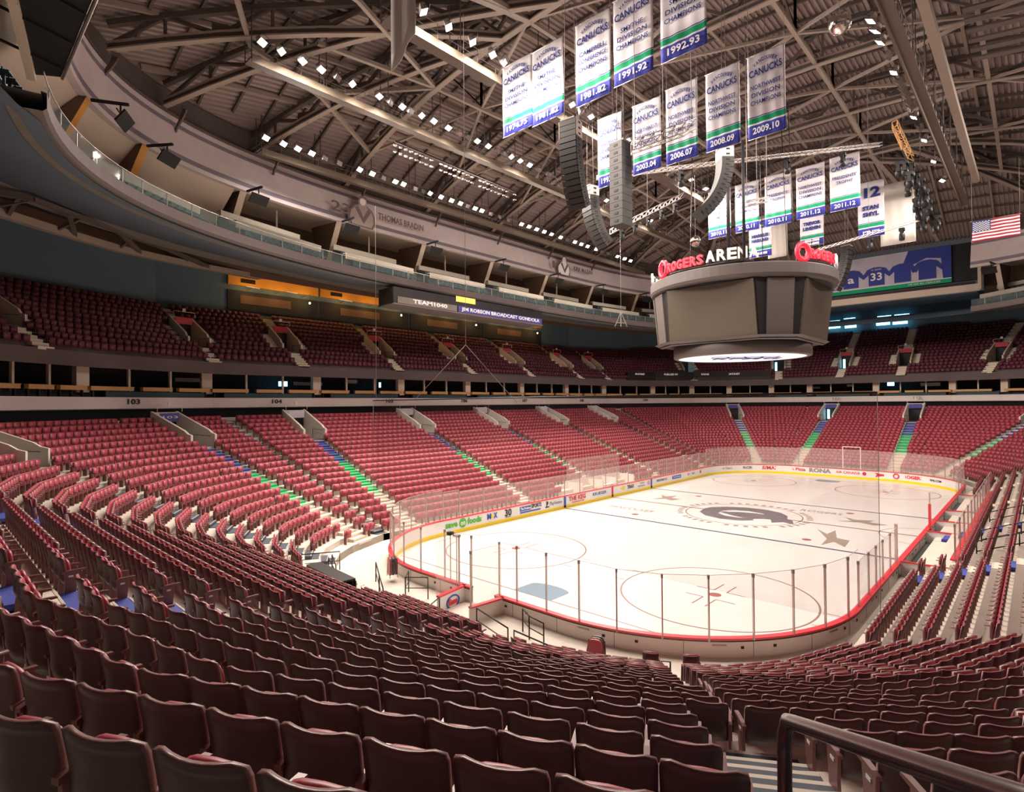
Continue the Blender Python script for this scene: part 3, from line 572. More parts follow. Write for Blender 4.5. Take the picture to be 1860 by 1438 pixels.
# ================================================================ seats
SEATS = []     # (x, y, z, facing angle, kind, info)
def facet_seats(k, e, tr, ri, z0, ex0, aisles, half, vk, vhalf, pitch, kind, skip=None):
    P = poly(0, [ex0+tr*k]*7); A, B = P[e], P[(e+1) % 24]; ln = np.linalg.norm(B-A)
    if ln < 0.6: return
    isv = vk[0] <= k <= vk[1]
    segs = []; cur = 0.03/ln
    for c in edge_cuts(e, 0, half, aisles, [ex0+tr*k]*7):
        h = vhalf if (isv and vk[2](c[2])) else half
        if c[2] in (('v', 11), ('v', 12)) and not isv: h = 0.42
        if c[2] == ('v', 3): h = (0.08 if k >= 9 else 0.30) if k <= 12 else 0.66
        mid = 0.0 if (c[2][0] == 'v' and c[2][1] == e) else (1.0 if c[2][0] == 'v' else (c[0]+c[1])/2)
        lo, hi = mid-h/ln, mid+h/ln
        if lo > cur: segs.append((cur, lo))
        cur = max(cur, hi)
    if cur < 1-0.03/ln: segs.append((cur, 1-0.03/ln))
    n_ = edge_normal(A, B); face = math.atan2(-n_[1], -n_[0])
    for (s0, s1) in segs:
        num = int(round((s1-s0)*ln/pitch-0.15)); 
        if num < 1: continue
        off = 0.0; pit = (s1-s0)*ln/num; off = 0.0 if pit < pitch*1.12 else ((s1-s0)*ln-num*pitch)/2; pit = min(pit, pitch*1.12)
        for i in range(num):
            s = s0+(off+(i+0.5)*pit)/ln; p = A+(B-A)*s
            if skip and skip(p, k, e): continue
            SEATS.append((p[0], p[1], z0+ri*k, face, kind, (e, k, i, num)))
def skip_lower(p, k, e):
    if e in (1, 2, 3, 4, 5) and k > 19: return True
    if e == 5 and (k < 2 or (k < 5 and p[1] > 12)): return True
    if e in (6, 7) and (k < 2 or (k < 4 and p[1] < 20.5)): return True
    if e in (8, 9) and k < 1: return True
    if e == 23 and 16.5 < p[0] < 46 and k < 2: return True
    if e == 11 and k < 2 and 24 < p[0] < 37: return True
    if (p[0]-CX)**2+(p[1]-CY)**2 < 0.9**2: return True
    return False
for k in range(0, NK-1):
    for e in range(24): facet_seats(k, e, TR, RI, Z0, 0.0, LOWER_AISLES, 0.68, (VK0, VK1, has_vom), VHALF+0.15, 0.545, 'lower', skip_lower)

# two floor-level rows in front of the terrace beside the near boards
for k, z in ((-1, 0.46), (-2, 0.425)):
    for e in (2, 3, 4): facet_seats(k, e, TR, RI, z-RI*k, 0.0, [('v', 3)], 0.30, (90, 91, has_vom), 1.0, 0.545, 'lower', lambda p, k, e: p[1] > 4.4 or rink_dist(p[0], p[1]) < 1.35)
# ================================================================ upper bowl
FAC = [1, 2, 3, 4, 5, 6, 5, 4, 3, 2, 1, 0, 1, 2, 3, 4, 5, 6, 5, 4, 3, 2, 1, 0]
UB, UT, UR, UZ = 19.5, 0.8, 0.512, 13.25
UMAX = [10, 10, 11, 12, 13, 14, 15]
UA = [('x', 11, x) for x in (8.06, 19.2, 30.4, 41.7, 53.3)]+[('v', i) for i in (3, 11, 12, 14, 20, 22)]+[('t', 9, 0.45)]+[('y', 17, 17.7), ('y', 17, 9.6), ('t', 16, 0.2), ('t', 18, 0.75)]
UVK = (3, 6, lambda a: True)
def vis(x, y, z, m=0):
    d = np.array([x, y, z])-CAM; f = d@FW
    if f < 0.3: return False
    px = 930+FPX*(d@RT)/f; py = 719-FPX*(d@UP)/f
    return -m < px < 1860+m and -m < py < 1438+m
upper = struct(terrace('upper_terrace', M['concrete_up'], 0, 16, UT, UR, UZ, UB, UA, UVK, 1.0, kmax=lambda e: UMAX[FAC[e]]), 'stepped upper bowl concrete with its shade put into the colour')
for e in range(24):
    if e in (0, 1, 2, 3, 4, 5): continue
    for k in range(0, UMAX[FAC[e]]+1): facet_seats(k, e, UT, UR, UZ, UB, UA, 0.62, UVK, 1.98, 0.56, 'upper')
UW = ['upper bowl stairs on the left side, %s from the near corner' % ordn(i+1) for i in range(5)]+['upper bowl stairs in the corner seats']*12
place = {('v', 11): 'at the near left corner', ('t', 9, 0.45): 'at the left edge of the photograph', ('v', 12): 'where the left side ends', ('v', 14): 'in the far left corner', ('y', 17, 17.7): 'behind the far goal, left one', ('y', 17, 9.6): 'behind the far goal, right one', ('t', 16, 0.2): 'left of the pair behind the far goal', ('t', 18, 0.75): 'in the far right corner', ('v', 20): 'right of the far goal', ('v', 22): 'at the far right', ('v', 3): 'near right'}
for i, a in enumerate(UA):
    if a == ('v', 3): continue
    wl = ('on the left side, %s from the near corner' % ordn(i+1)) if i < 5 else place.get(a, 'in the corner')
    mb = MB(); e_ = a[1] if a[0] != 'v' else a[1]; km = UMAX[FAC[e_]]
    for k in range(0, km+1):
        p, d = frame_of(a, k, UT, UB); t = np.array([-d[1], d[0], 0.0]); D3 = np.array([*d, 0.0]); Z3 = np.array([0, 0, 1.0])
        sides = [0.0] if not (UVK[0] <= k <= UVK[1]) else [-1.5, 1.5]
        for s in sides:
            for j, (off, zz) in enumerate(((-0.42, UZ+UR*k), (-0.02, UZ+UR*k+UR/2))):
                c = np.array([*(p+d*off), zz])+t*s; wd = 1.15 if s == 0 else 0.85
                mb.box(c, (wd, 0.4, 0.2), X=t, Y=D3, Z=Z3, mi=0); mb.box(c+Z3*0.105-D3*0.17, (wd, 0.05, 0.012), X=t, Y=D3, Z=Z3, mi=1)
    struct(mb.build('upper_stairs', [M['step_cream'], M['nosing']]), 'cream upper bowl stairs '+wl)
    portal(a, UVK[0], UVK[1], UT, UR, UZ, UB, 0.95, M['red_sign'], 'upper bowl portal with a red sign, '+wl, 4, lit=a in (('y', 17, 17.7), ('v', 14), ('t', 16, 0.2)), wall=0.8, para=M['cream'])
# ---------------------------------------------------------------- seat prototypes
def seat_parts(lod=False):
    """local frame: +X across the seat, +Y the way it faces, Z up"""
    bk = MB(); nx, nz = 8, 7
    for side, off in ((0, 0.0), (1, 0.035)):
        for j in range(nz+1):
            v = j/nz; z = 0.33+0.53*v
            for i in range(nx+1):
                u = -1+2*i/nx; hw = 0.263*(1-0.04*(1-v))
                if v > 0.9: hw -= 0.012*((v-0.9)/0.1)
                x = u*hw; y = -0.02-0.10*v+0.055*(u*u)+off-0.03*math.exp(-((v-0.25)/0.2)**2)
                zz = z-(0.018*(1-u*u) if v > 0.8 else 0)-(0.03*max(0, abs(u)-0.86)/0.14 if j == nz else 0)
                bk.v.append((x, y, zz))
    S = (nx+1)*(nz+1)
    def q(a, b, c, d, mi): bk.f.append([a, b, c, d]); bk.m.append(mi); bk.sm.append(True)
    for j in range(nz):
        for i in range(nx):
            a = j*(nx+1)+i; q(a, a+1, a+nx+2, a+nx+1, 0); q(S+a, S+a+nx+1, S+a+nx+2, S+a+1, 1)
    for i in range(nx): q(i, S+i, S+i+1, i+1, 0); a = nz*(nx+1)+i; q(a, a+1, S+a+1, S+a, 2)
    for j in range(nz): a = j*(nx+1); q(a, a+nx+1, S+a+nx+1, S+a, 2); a += nx; q(a, S+a, S+a+nx+1, a+nx+1, 2)  # top and side edges get a lighter tone as a painted pinkish highlight
    pn = MB(); n_ = 10          # folded-up seat pan: a rounded pad standing just in front of the back
    def pad(y0, y1, k_):
        out = []
        for i in range(n_*2):
            t = math.pi*2*i/(n_*2); cx_ = abs(math.cos(t))**0.55*math.copysign(1, math.cos(t)); cz = abs(math.sin(t))**0.55*math.copysign(1, math.sin(t))
            out.append((0.212*k_*cx_, None, 0.56+0.215*k_*cz))
        return out
    rings = [(0.035, 0.90), (0.05, 1.0), (0.085, 1.0), (0.105, 0.86)]
    for (y, kk) in rings:
        for (x, _, z) in pad(0, 0, kk): pn.v.append((x, y-0.10*(z-0.4), z))
    m_ = n_*2
    for r_ in range(3):
        for i in range(m_): pn.f.append([r_*m_+i, r_*m_+(i+1) % m_, (r_+1)*m_+(i+1) % m_, (r_+1)*m_+i]); pn.m.append(0); pn.sm.append(True)
    pn.f.append(list(range(m_))[::-1]); pn.m.append(0); pn.sm.append(False); pn.f.append(list(range(3*m_, 4*m_))); pn.m.append(0); pn.sm.append(False)
    def armr(x):
        a = MB(); n2 = 6
        pr = [(-0.06, 0.585), (0.0, 0.60), (0.20, 0.605), (0.29, 0.60), (0.30, 0.575), (0.20, 0.565), (0.0, 0.56), (-0.06, 0.55)]
        vs = [(x-0.026, y, z) for y, z in pr]+[(x+0.026, y, z) for y, z in pr]; n3 = len(pr)
        a.add(vs, [list(range(n3))[::-1], list(range(n3, 2*n3))]+[(i, (i+1) % n3, (i+1) % n3+n3, i+n3) for i in range(n3)]); return a
    def stand(x):
        a = MB(); pr = [(-0.02, 0.33), (-0.04, 0.56), (0.19, 0.565), (0.17, 0.40), (0.13, 0.0), (-0.05, 0.0)]
        vs = [(x-0.017, y, z) for y, z in pr]+[(x+0.017, y, z) for y, z in pr]; n3 = len(pr)
        a.add(vs, [list(range(n3))[::-1], list(range(n3, 2*n3))]+[(i, (i+1) % n3, (i+1) % n3+n3, i+n3) for i in range(n3)])
        return a
    return bk, pn, armr, stand
bk, pn, armr, stand = seat_parts()
# rank all seats by how large they show, then build the largest 300 one by one
arr = []
for s in SEATS:
    d = np.array([s[0], s[1], s[2]+0.6])-CAM; f = d@FW
    inside = vis(s[0], s[1], s[2]+0.86, min(700/np.linalg.norm(d)**1.3, 450))
    arr.append((0 if inside else 1, -(1.0/max(np.linalg.norm(d), 0.1)) if f > 0.3 else 0, s))
arr.sort(key=lambda q: (q[0], q[1]))
hero = [q[2] for q in arr[:300]]; rest = [q[2] for q in arr[300:]]
rest = [s for s in rest if vis(s[0], s[1], s[2]+0.6, 260)]
def near_run(s):
    e, k, i, num = s[5]; return e, k
info = {}
RIGHTOF = {}
# running index along each row on either side of the grey stairs (vertex 3) and beyond the blue stairs (vertex 5)
rows = {}
for s in SEATS:
    if s[4] == 'lower': rows.setdefault(s[5][1], []).append(s)
lab = {}
kk_h = sorted({s[5][1] for s in hero}, reverse=True)
for k in kk_h:
    P = poly(k)
    left = [s for s in rows[k] if s[5][0] in (3, 4) or (s[5][0] == 5 and s[1] < 7.1)]; left.sort(key=lambda s: math.hypot(s[0]-P[3][0], s[1]-P[3][1]))
    goal = [s for s in rows[k] if s[5][0] == 5 and 7.1 < s[1] < 18.8]; goal.sort(key=lambda s: s[1])
    gl = [s for s in rows[k] if s[5][0] in (6, 7) or (s[5][0] == 5 and s[1] > 18.8)]; gl.sort(key=lambda s: s[1])
    right = [s for s in rows[k] if s[5][0] in (0, 1, 2)]; right.sort(key=lambda s: math.hypot(s[0]-P[3][0], s[1]-P[3][1]))
    side = [s for s in rows[k] if s[5][0] == 23 and s[0] < 16]; side.sort(key=lambda s: s[0])
    rn = ordn(kk_h[0]-k+1)
    for i, s in enumerate(left): lab[s] = 'maroon folding seat, %s nearest row, %s seat left of the grey stairs' % (rn, ordn(i+1))
    for i, s in enumerate(right): lab[s] = 'maroon folding seat, %s nearest row, %s seat right of the grey stairs' % (rn, ordn(i+1))
    for i, s in enumerate(goal): lab[s] = 'maroon folding seat behind the goal, %s nearest row, %s beyond blue steps' % (rn, ordn(i+1))
    for i, s in enumerate(gl): lab[s] = 'red folding seat across the goal seats, %s nearest row, %s along' % (rn, ordn(i+1))
    for i, s in enumerate(side): lab[s] = 'red folding seat along the right side, %s nearest row, %s along' % (rn, ordn(i+1))
proto = empty('stadium_seat', (0, 0, 0))
bo = bk.build('backrest', [M['shell'], M['red'], M['arm']], proto); po = pn.build('seat_pan', M['red'], proto)
ao = armr(0.272).build('armrest', M['arm'], proto); so = stand(0.272).build('side_standard', M['arm'], proto)
ao2 = armr(-0.272).build('armrest', M['arm']); so2 = stand(-0.272).build('side_standard', M['arm']); tg2 = MB().box((-0.293, 0.07, 0.49), (0.006, 0.075, 0.035)).build('row_tag', M['tag'])
tg1 = MB().box((0.293, 0.07, 0.49), (0.006, 0.075, 0.035)).build('row_tag', M['tag'])
parts = [bo, po, ao, so]
rr = random.Random(3)
for i, s in enumerate(hero):
    r = proto if i == 0 else proto.copy()
    if i: COL.objects.link(r)
    r.location = (s[0], s[1], s[2]); r.rotation_euler = (0, 0, s[3]-math.pi/2+rr.uniform(-0.012, 0.012))
    tag(r, lab.get(s, 'red folding seat in the lower bowl'), 'seat', 'maroon folding seats of the lower bowl')
    e, k, j, num = s[5]
    if i:
        for p_ in parts: c = p_.copy(); COL.objects.link(c); c.parent = r
    # +X of the seat is to the right of the way it faces; the run index grows one way only, so close both row ends
    if j in (0, num-1):
        P = poly(k); A, B = P[e], P[(e+1) % 24]; dirx = Vector((math.cos(s[3]-math.pi/2), math.sin(s[3]-math.pi/2)))
        low_is_left = (dirx.x*(B-A)[0]+dirx.y*(B-A)[1]) > 0
        want_left = (j == 0) == low_is_left
        if want_left or num == 1:
            for q_ in (ao2, so2, tg2): c = q_.copy(); COL.objects.link(c); c.parent = r
        if not want_left: c = tg1.copy(); COL.objects.link(c); c.parent = r
for q_ in (ao2, so2, tg2, tg1): bpy.data.objects.remove(q_)
# the rest of the seats, in one object
def template(kind):
    V, F, MI = [], [], []
    def bx(c, s_, mi, taper=0.0, lean=0.0, front=None):
        o = len(V)
        for d in (-1, 1):
            for b in (-1, 1):
                for a_ in (-1, 1): V.append((c[0]+a_*s_[0]/2, c[1]+b*s_[1]/2-(lean if d > 0 else 0), c[2]+d*s_[2]/2))
        for f, m_ in (((0, 2, 3, 1), mi), ((4, 5, 7, 6), 2), ((0, 1, 5, 4), mi), ((2, 6, 7, 3), front if front is not None else mi), ((0, 4, 6, 2), 2 if kind != 'upper' else mi), ((1, 3, 7, 5), 2 if kind != 'upper' else mi)): F.append([o+q for q in f]); MI.append(m_)  # box tops take the lighter highlight tone too
    if kind == 'upper':
        bx((0, 0, 0.60), (0.50, 0.05, 0.50), 3, lean=0.08, front=3); bx((0, 0.12, 0.58), (0.43, 0.08, 0.40), 3); bx((0.27, 0.1, 0.57), (0.05, 0.28, 0.05), 3)
    else:
        # back in three strips, edges forward
        xs = (-0.262, -0.12, 0.12, 0.262); ys = (0.05, 0.012, 0.012, 0.05); zt = (0.85, 0.84, 0.84, 0.85); o = len(V)
        for off in (0.0, 0.035):
            for i in range(4): V.append((xs[i], ys[i]-0.02+off, 0.34)); V.append((xs[i], ys[i]-0.11+off, zt[i]))
        for i in range(3):
            a_ = o+2*i; F.append([a_, a_+2, a_+3, a_+1]); MI.append(0); F.append([a_+8, a_+9, a_+11, a_+10]); MI.append(1); F.append([a_+1, a_+3, a_+11, a_+9]); MI.append(2)
        F.append([o, o+1, o+9, o+8]); MI.append(2); F.append([o+6, o+14, o+15, o+7]); MI.append(2)  # same painted highlight tone along the back's edges
        bx((0, 0.095, 0.60), (0.47, 0.08, 0.44), 1); bx((0.272, 0.12, 0.585), (0.052, 0.34, 0.035), 2); bx((0.272, 0.06, 0.29), (0.034, 0.18, 0.56), 1)
    return np.array(V), F, MI
allv, allf, allm, off = [], [], [], 0
for kind in ('lower', 'upper'):
    V, F, MI = template(kind); ss = [s for s in rest if s[4] == kind]
    for s in ss:
        c_, s_ = math.cos(s[3]-math.pi/2), math.sin(s[3]-math.pi/2)
        Q = np.empty_like(V); Q[:, 0] = V[:, 0]*c_-V[:, 1]*s_+s[0]; Q[:, 1] = V[:, 0]*s_+V[:, 1]*c_+s[1]; Q[:, 2] = V[:, 2]+s[2]
        allv.append(Q)
    F4 = np.array(F); m_ = len(ss)
    ff = (F4[None]+(off+np.arange(m_)*len(V))[:, None, None]).reshape(-1, 4); allf.append(ff); allm.append(np.tile(np.array(MI), m_)); off += m_*len(V)
Vn = np.concatenate(allv); Fn = np.concatenate(allf); Mn = np.concatenate(allm)
me = bpy.data.meshes.new('stadium_seating'); me.vertices.add(len(Vn)); me.vertices.foreach_set('co', Vn.astype(np.float32).ravel())
me.loops.add(Fn.size); me.loops.foreach_set('vertex_index', Fn.astype(np.int32).ravel()); me.polygons.add(len(Fn))
me.polygons.foreach_set('loop_start', np.arange(0, Fn.size, 4, dtype=np.int32)); me.polygons.foreach_set('loop_total', np.full(len(Fn), 4, dtype=np.int32))
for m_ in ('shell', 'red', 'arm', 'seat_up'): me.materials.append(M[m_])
me.polygons.foreach_set('material_index', Mn.astype(np.int32)); me.update(calc_edges=True); me.validate()
o = bpy.data.objects.new('stadium_seating', me); COL.objects.link(o)
tag(o, 'all the further red folding seats filling the lower and upper bowls', 'seating', 'maroon folding seats of the lower bowl', 'stuff')
print('SEATS', len(SEATS), 'shown', len(rest)+300)
# ================================================================ suite band between the bowls
def ring_xy(ex): return poly(0, [ex]*7)
def ring_sweep(name, mats, ex, prof, mi=0, label=None):
    """profile (extra offset, z) along the bowl polygon"""
    mb = MB(); Ps = [poly(0, [ex+a]*7) for a, z in prof]; m = len(prof)
    for i in range(24):
        for j in range(m): mb.v.append((*Ps[j][i], prof[j][1]))
    for i in range(24):
        a = i*m; b = ((i+1) % 24)*m
        for j in range(m-1): mb.f.append([a+j, b+j, b+j+1, a+j+1]); mb.m.append(mi[j] if isinstance(mi, (list, tuple)) else mi); mb.sm.append(False)
    return struct(mb.build(name, mats), label)
SB = 19.25    # face of the numbered fascia
ring_sweep('wall_band', M['fascia'], SB, [(0.5, 9.30), (0.0, 9.36), (0.0, 9.62), (0.03, 9.62), (0.03, 10.10), (0.0, 10.10), (0.0, 10.20), (0.5, 10.20)], label='pale pink-grey fascia band carrying the section numbers')
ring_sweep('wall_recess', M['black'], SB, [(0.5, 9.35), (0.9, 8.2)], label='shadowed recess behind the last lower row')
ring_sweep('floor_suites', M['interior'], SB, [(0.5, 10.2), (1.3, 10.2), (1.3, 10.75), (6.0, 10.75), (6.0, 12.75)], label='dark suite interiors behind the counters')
ring_sweep('trim_lintel', [M['cream'], M['dark_conc'], M['interior']], SB, [(6.0, 12.62), (1.15, 12.60), (1.15, 12.40), (1.0, 12.40), (1.0, 12.62), (0.35, 12.70), (0.30, 13.30), (0.55, 13.32)], mi=[2, 2, 0, 0, 0, 1, 1], label='cream lintel and dark concrete edge of the upper bowl')
def edge_pts(ex, e, spacing, off0=0.0):
    P = ring_xy(ex); A, B = P[e], P[(e+1) % 24]; ln = np.linalg.norm(B-A); d = (B-A)/max(ln, 1e-6); n = edge_normal(A, B); out = []
    k = max(1, int(round(ln/spacing)))
    for i in range(k): out.append((A+d*(ln*(i+off0)/k), d, n, ln/k))
    return out
npil = 0
for e in range(24):
    for (p, d, n_, sp) in edge_pts(SB+1.1, e, 10.6):
        if e in (0, 1, 2, 3, 4) or sp < 2: continue
        x3 = np.array([*d, 0]); y3 = np.array([*n_, 0]); z3 = np.array([0, 0, 1.0])
        if vis(p[0], p[1], 11.5, 60):
            npil += 1
            struct(MB().box((*p, 11.52), (0.85, 0.5, 1.95), X=x3, Y=y3, Z=z3).build('pillar', M['cream']), 'cream pillar between the suites')
        for t in (1/3., 2/3.) if sp > 7 else (0.5,):
            q = p+d*sp*t
            if vis(q[0], q[1], 11.5, 60): struct(MB().box((*q, 11.52), (0.16, 0.2, 1.95), X=x3, Y=y3, Z=z3).build('mullion', M['cream']), 'thin cream post between suite openings')
        for j, (t, w_) in enumerate(((0.03, 0.30), (0.40, 0.24), (0.70, 0.28))):
            if sp < 7 and j: break
            w_ = w_*sp if sp > 7 else 0.75*sp; q = p+d*(sp*t+w_/2)-n_*0.48
            if not vis(q[0], q[1], 10.9, 30): continue
            c = empty('suite_counter', (q[0], q[1], 10.2), math.atan2(d[1], d[0]), label='tan wood drink counter in front of a lower suite', cat='counter', group='tan counters along the lower suites')
            MB().box((0, 0, 0.62), (w_, 0.34, 0.26)).build('counter_front', M['tan'], c); MB().box((0, 0, 0.77), (w_+0.05, 0.42, 0.04)).build('counter_top', M['tan'], c)
            lg = MB(); 
            for s in (-1, 0, 1): lg.box((s*w_*0.42, 0.1, 0.25), (0.08, 0.2, 0.5))
            lg.build('support', M['dark'], c)
            ch = MB()
        if e in (11, 17, 10, 16, 18, 23) and sp > 4 and vis(p[0], p[1], 11.5, 10):
            q = p+d*sp*0.52-n_*0.62
            sf = MB(); sf.box((*q, 10.42), (sp*0.8, 0.3, 0.4), X=x3, Y=y3, Z=z3); tag(sf.build('suite_seat_row', M['teal']), 'low dark row of suite seats behind the numbered fascia', 'seat row', 'dark seat rows before the lower suites')
for (px, py, w_, h_, m_) in ((25, 680, 1.3, 0.55, 'cyan'), (345, 690, 2.4, 0.35, 'paper'), (560, 697, 3.2, 0.35, 'paper'), (640, 693, 1.2, 0.4, 'paper'), (690, 699, 0.25, 0.6, 'cyan'), (514, 697, 0.9, 0.5, 'cyan'), (1545, 700, 1.0, 0.35, 'paper'), (1480, 704, 1.6, 0.3, 'paper'), (1618, 697, 0.9, 0.6, 'cyan'), (1690, 698, 2.4, 0.5, 'paper')):
    v = on(px, py, 1, 50.5) if px < 1100 else on(px, py, 0, 87.0)
    b = MB().box(v, (w_, 0.05, h_) if px < 1100 else (0.05, w_, h_)).build('wall_screen' if m_ == 'cyan' else 'paper_notice', M[m_])
    tag(b, ('glowing blue screen' if m_ == 'cyan' else 'row of white sheets')+' inside a lower suite, %s' % ('left side of the arena' if px < 1100 else 'behind the far end'), 'screen' if m_ == 'cyan' else 'papers', ('blue screens' if m_ == 'cyan' else 'white sheets')+' in the suites')
# section numbers
for s, px, dd in (('103', 242, None), ('104', 502, None), ('105', 707, None), ('106', 843, None), ('107', 953, None), ('108', 1056, None), ('109', 1172, None)):
    P = ring_xy(SB); best = None
    o_, dr = ray(px, 727)
    for e in range(24):
        A, B = P[e], P[(e+1) % 24]; dd_ = B-A; den = dr[0]*dd_[1]-dr[1]*dd_[0]
        if abs(den) < 1e-9: continue
        q = A-CAM[:2]; s_ = (q[0]*dd_[1]-q[1]*dd_[0])/den; u = (q[0]*dr[1]-q[1]*dr[0])/den
        if s_ > 0 and 0 <= u <= 1 and (best is None or s_ > best[0]): best = (s_, e, A, B)
    p = CAM[:2]+dr[:2]*best[0]; n_ = edge_normal(best[2], best[3]); xd = np.array([n_[1], -n_[0], 0])
    p = p-n_*0.02
    t_ = text(s, 'section_number', 0.52, (p[0], p[1], 9.86), tuple(xd), (0, 0, 1), M['ad_black'], None, width=0.95, extrude=0.01, bold=0.015); tag(t_, 'black section number on the pale fascia, '+{'103': 'leftmost, above the blue-signed portal', '104': 'second from the left', '105': 'third from the left, by the net edge'}.get(s, 'small, %s from the left' % ordn(int(s)-102)), 'number')
for s, y in (('111', 18.2), ('112', 7.6)):
    t_ = text(s, 'section_number', 0.52, (L+3.06+SB-0.02, y, 9.86), (0, -1, 0), (0, 0, 1), M['ad_grey'], None, width=0.95, extrude=0.01, bold=0.01); tag(t_, 'small grey section number over the %s portal behind the far goal' % ('left' if s == '111' else 'right'), 'number')
# ================================================================ behind the upper bowl
EXB = [UB+UT*(m+1)+0.5 for m in UMAX]
PB_ = poly(0, EXB); ZB = [UZ+UR*(UMAX[FAC[i]]+1) for i in range(24)]
mb = MB()
for i in range(24):
    j = (i+1) % 24; mb.add([(*PB_[i], 16.5), (*PB_[j], 16.5), (*PB_[j], 26.5), (*PB_[i], 26.5)], [(0, 1, 2, 3)])
struct(mb.build('wall_upper', M['backwall']), 'dark blue-grey wall behind the upper bowl')
# superellipse rings of the upper level
def sell(a, b, n_, N_=200, t0=0.0, t1=2*math.pi):
    out = []
    for i in range(N_+1):
        t = t0+(t1-t0)*i/N_; c, s = math.cos(t), math.sin(t)
        r_ = (abs(c/a)**n_+abs(s/b)**n_)**(-1.0/n_); p = CTR+r_*np.array([c, s])
        g = np.array([math.copysign(abs(c*r_/a)**(n_-1)/a, c), math.copysign(abs(s*r_/b)**(n_-1)/b, s)]); g /= np.linalg.norm(g); out.append((p, g))
    return out
# the ring is interrupted by flat panels at both ends: angles where |Y-centre| passes the gap
GAPY = 12.3
def ang_for(a, b, n_, dy): 
    lo, hi = 0.0, math.pi/2
    for _ in range(50):
        t = (lo+hi)/2; c, s = math.cos(t), math.sin(t); r_ = (abs(c/a)**n_+abs(s/b)**n_)**(-1.0/n_)
        if r_*s < dy: lo = t
        else: hi = t
    return lo
def ring_parts(a, b, n_, N_=120, gap=GAPY):
    t = ang_for(a, b, n_, gap); u = ang_for(a, b, n_, 8.6); return [sell(a, b, n_, N_, t, math.pi-u), sell(a, b, n_, N_, -math.pi+u, -t)]
SA, SBm, SN = 45.4, 25.3, 3.0
WA, WB, WN = 44.2, 28.2, 4.0
slab = MB(); 
for path in ring_parts(SA, SBm, SN): slab.sweep(path, [(1.2, 20.62), (0.12, 20.68), (0.0, 20.80), (0.0, 21.38), (0.18, 21.42), (0.18, 21.3), (7.5, 21.3)], mi=[1, 0, 0, 0, 0, 1])
struct(slab.build('slab_edge', [M['slab'], M['dark_conc']]), 'curved grey concrete edge of the upper suite balcony')
# soffit from the slab edge back to the wall
mb = MB(); N_ = 240; PBc = PB_
def polyhit(P, t):
    d = np.array([math.cos(t), math.sin(t)]); best = 1e9
    for i in range(len(P)):
        a, b = P[i], P[(i+1) % len(P)]; e_ = b-a; den = d[0]*e_[1]-d[1]*e_[0]
        if abs(den) < 1e-9: continue
        q = a-CTR; s_ = (q[0]*e_[1]-q[1]*e_[0])/den; u = (q[0]*d[1]-q[1]*d[0])/den
        if s_ > 0 and -1e-6 <= u <= 1+1e-6: best = min(best, s_)
    return CTR+d*best
se = sell(SA, SBm, SN, N_)
for i in range(N_):
    t = 2*math.pi*i/N_; p = se[i][0]+se[i][1]*0.25
    if p[0] < 0 and abs(p[1]-CTR[1]) < 8.9: p = np.array([min(p[0], -14.9-(21.9-p[1])*0.5), p[1]])
    q = polyhit(PBc, t)+np.array([math.cos(t), math.sin(t)])*0.3
    for f, dz in ((0, 0), (0.45, -0.25), (0.46, 0.9), (1, 1.2)): mb.v.append((*(p+(q-p)*f), 20.56+3.6*f*0.78+dz*0.6))
for i in range(N_):
    a = i*4; b = ((i+1) % N_)*4
    for j in range(3): mb.f.append([a+j, b+j, b+j+1, a+j+1]); mb.m.append(0); mb.sm.append(j != 1)
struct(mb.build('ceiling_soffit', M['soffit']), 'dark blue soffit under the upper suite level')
# orange-lit concourse opening behind the left side seats
for i, (x0, x1) in enumerate(((4.6, 14.6), (14.9, 27.6), (27.9, 41.0), (41.3, 55.0))):
    yb = W+EXB[0]+FC[0]-0.12
    MBx = MB().box(((x0+x1)/2, yb-0.1, 22.7), (x1-x0, 0.3, 1.05)); ob = MBx.build('orange_fascia', M['orange'])
    struct(ob, 'amber-lit wooden band over the dark concourse opening')
    MB().box(((x0+x1)/2, yb-0.02, 20.6), (x1-x0, 0.12, 2.1)).build('opening', M['interior'], ob)
    tb = MB(); tb.tube([(x0+(x1-x0)*0.18, yb-0.34, 22.15), (x0+(x1-x0)*0.32, yb-0.34, 22.1)], 0.04, 6); tb.tube([(x0+(x1-x0)*0.62, yb-0.34, 22.2), (x0+(x1-x0)*0.74, yb-0.34, 22.15)], 0.04, 6); tb.build('tube_lamp', M['letter_white'], ob)
    sn = MB().box((x0+2.0, yb-0.27, 22.7), (1.5, 0.05, 0.42)).build('dark_sign', M['dark'], ob)
    dm = MB().box(((x0+x1)/2-1, yb-0.1, 20.75), (5.5, 0.05, 0.9)).build('dim_lettering_panel', M['brown'], ob)
    bx_ = x0+(x1-x0)*0.86
    lo = empty('hanging_lamp', (bx_, yb-0.9, 22.2), label='warm bulb glowing under the amber band, %s from the left' % ordn(i+1), cat='lamp', group='warm bulbs under the amber band')
    bb = MB().lathe([(0.0, -1.2), (0.09, -1.13), (0.09, -1.02), (0.0, -0.95)], (0, 0, 0), 10); bb.build('bulb', M['bulb'], lo); MB().tube([(0, 0, 0), (0, 0, -0.95)], 0.02, 5).build('stem', M['dark'], lo)
    for fx in (0.2, 0.5, 0.8):
        ld = bpy.data.lights.new('lamp_light', 'POINT'); ld.energy = 50; ld.color = (1, 0.52, 0.16); ld.shadow_soft_size = 0.15; l_ = bpy.data.objects.new('lamp_light', ld); COL.objects.link(l_); l_.location = (x0+(x1-x0)*fx, yb-1.5, 21.7); l_.parent = None
        MB().tube([(x0+(x1-x0)*fx, yb-1.3, 21.85), (x0+(x1-x0)*fx, yb-0.2, 21.85)], 0.03, 5).build('lamp_bracket', M['dark'], ob)
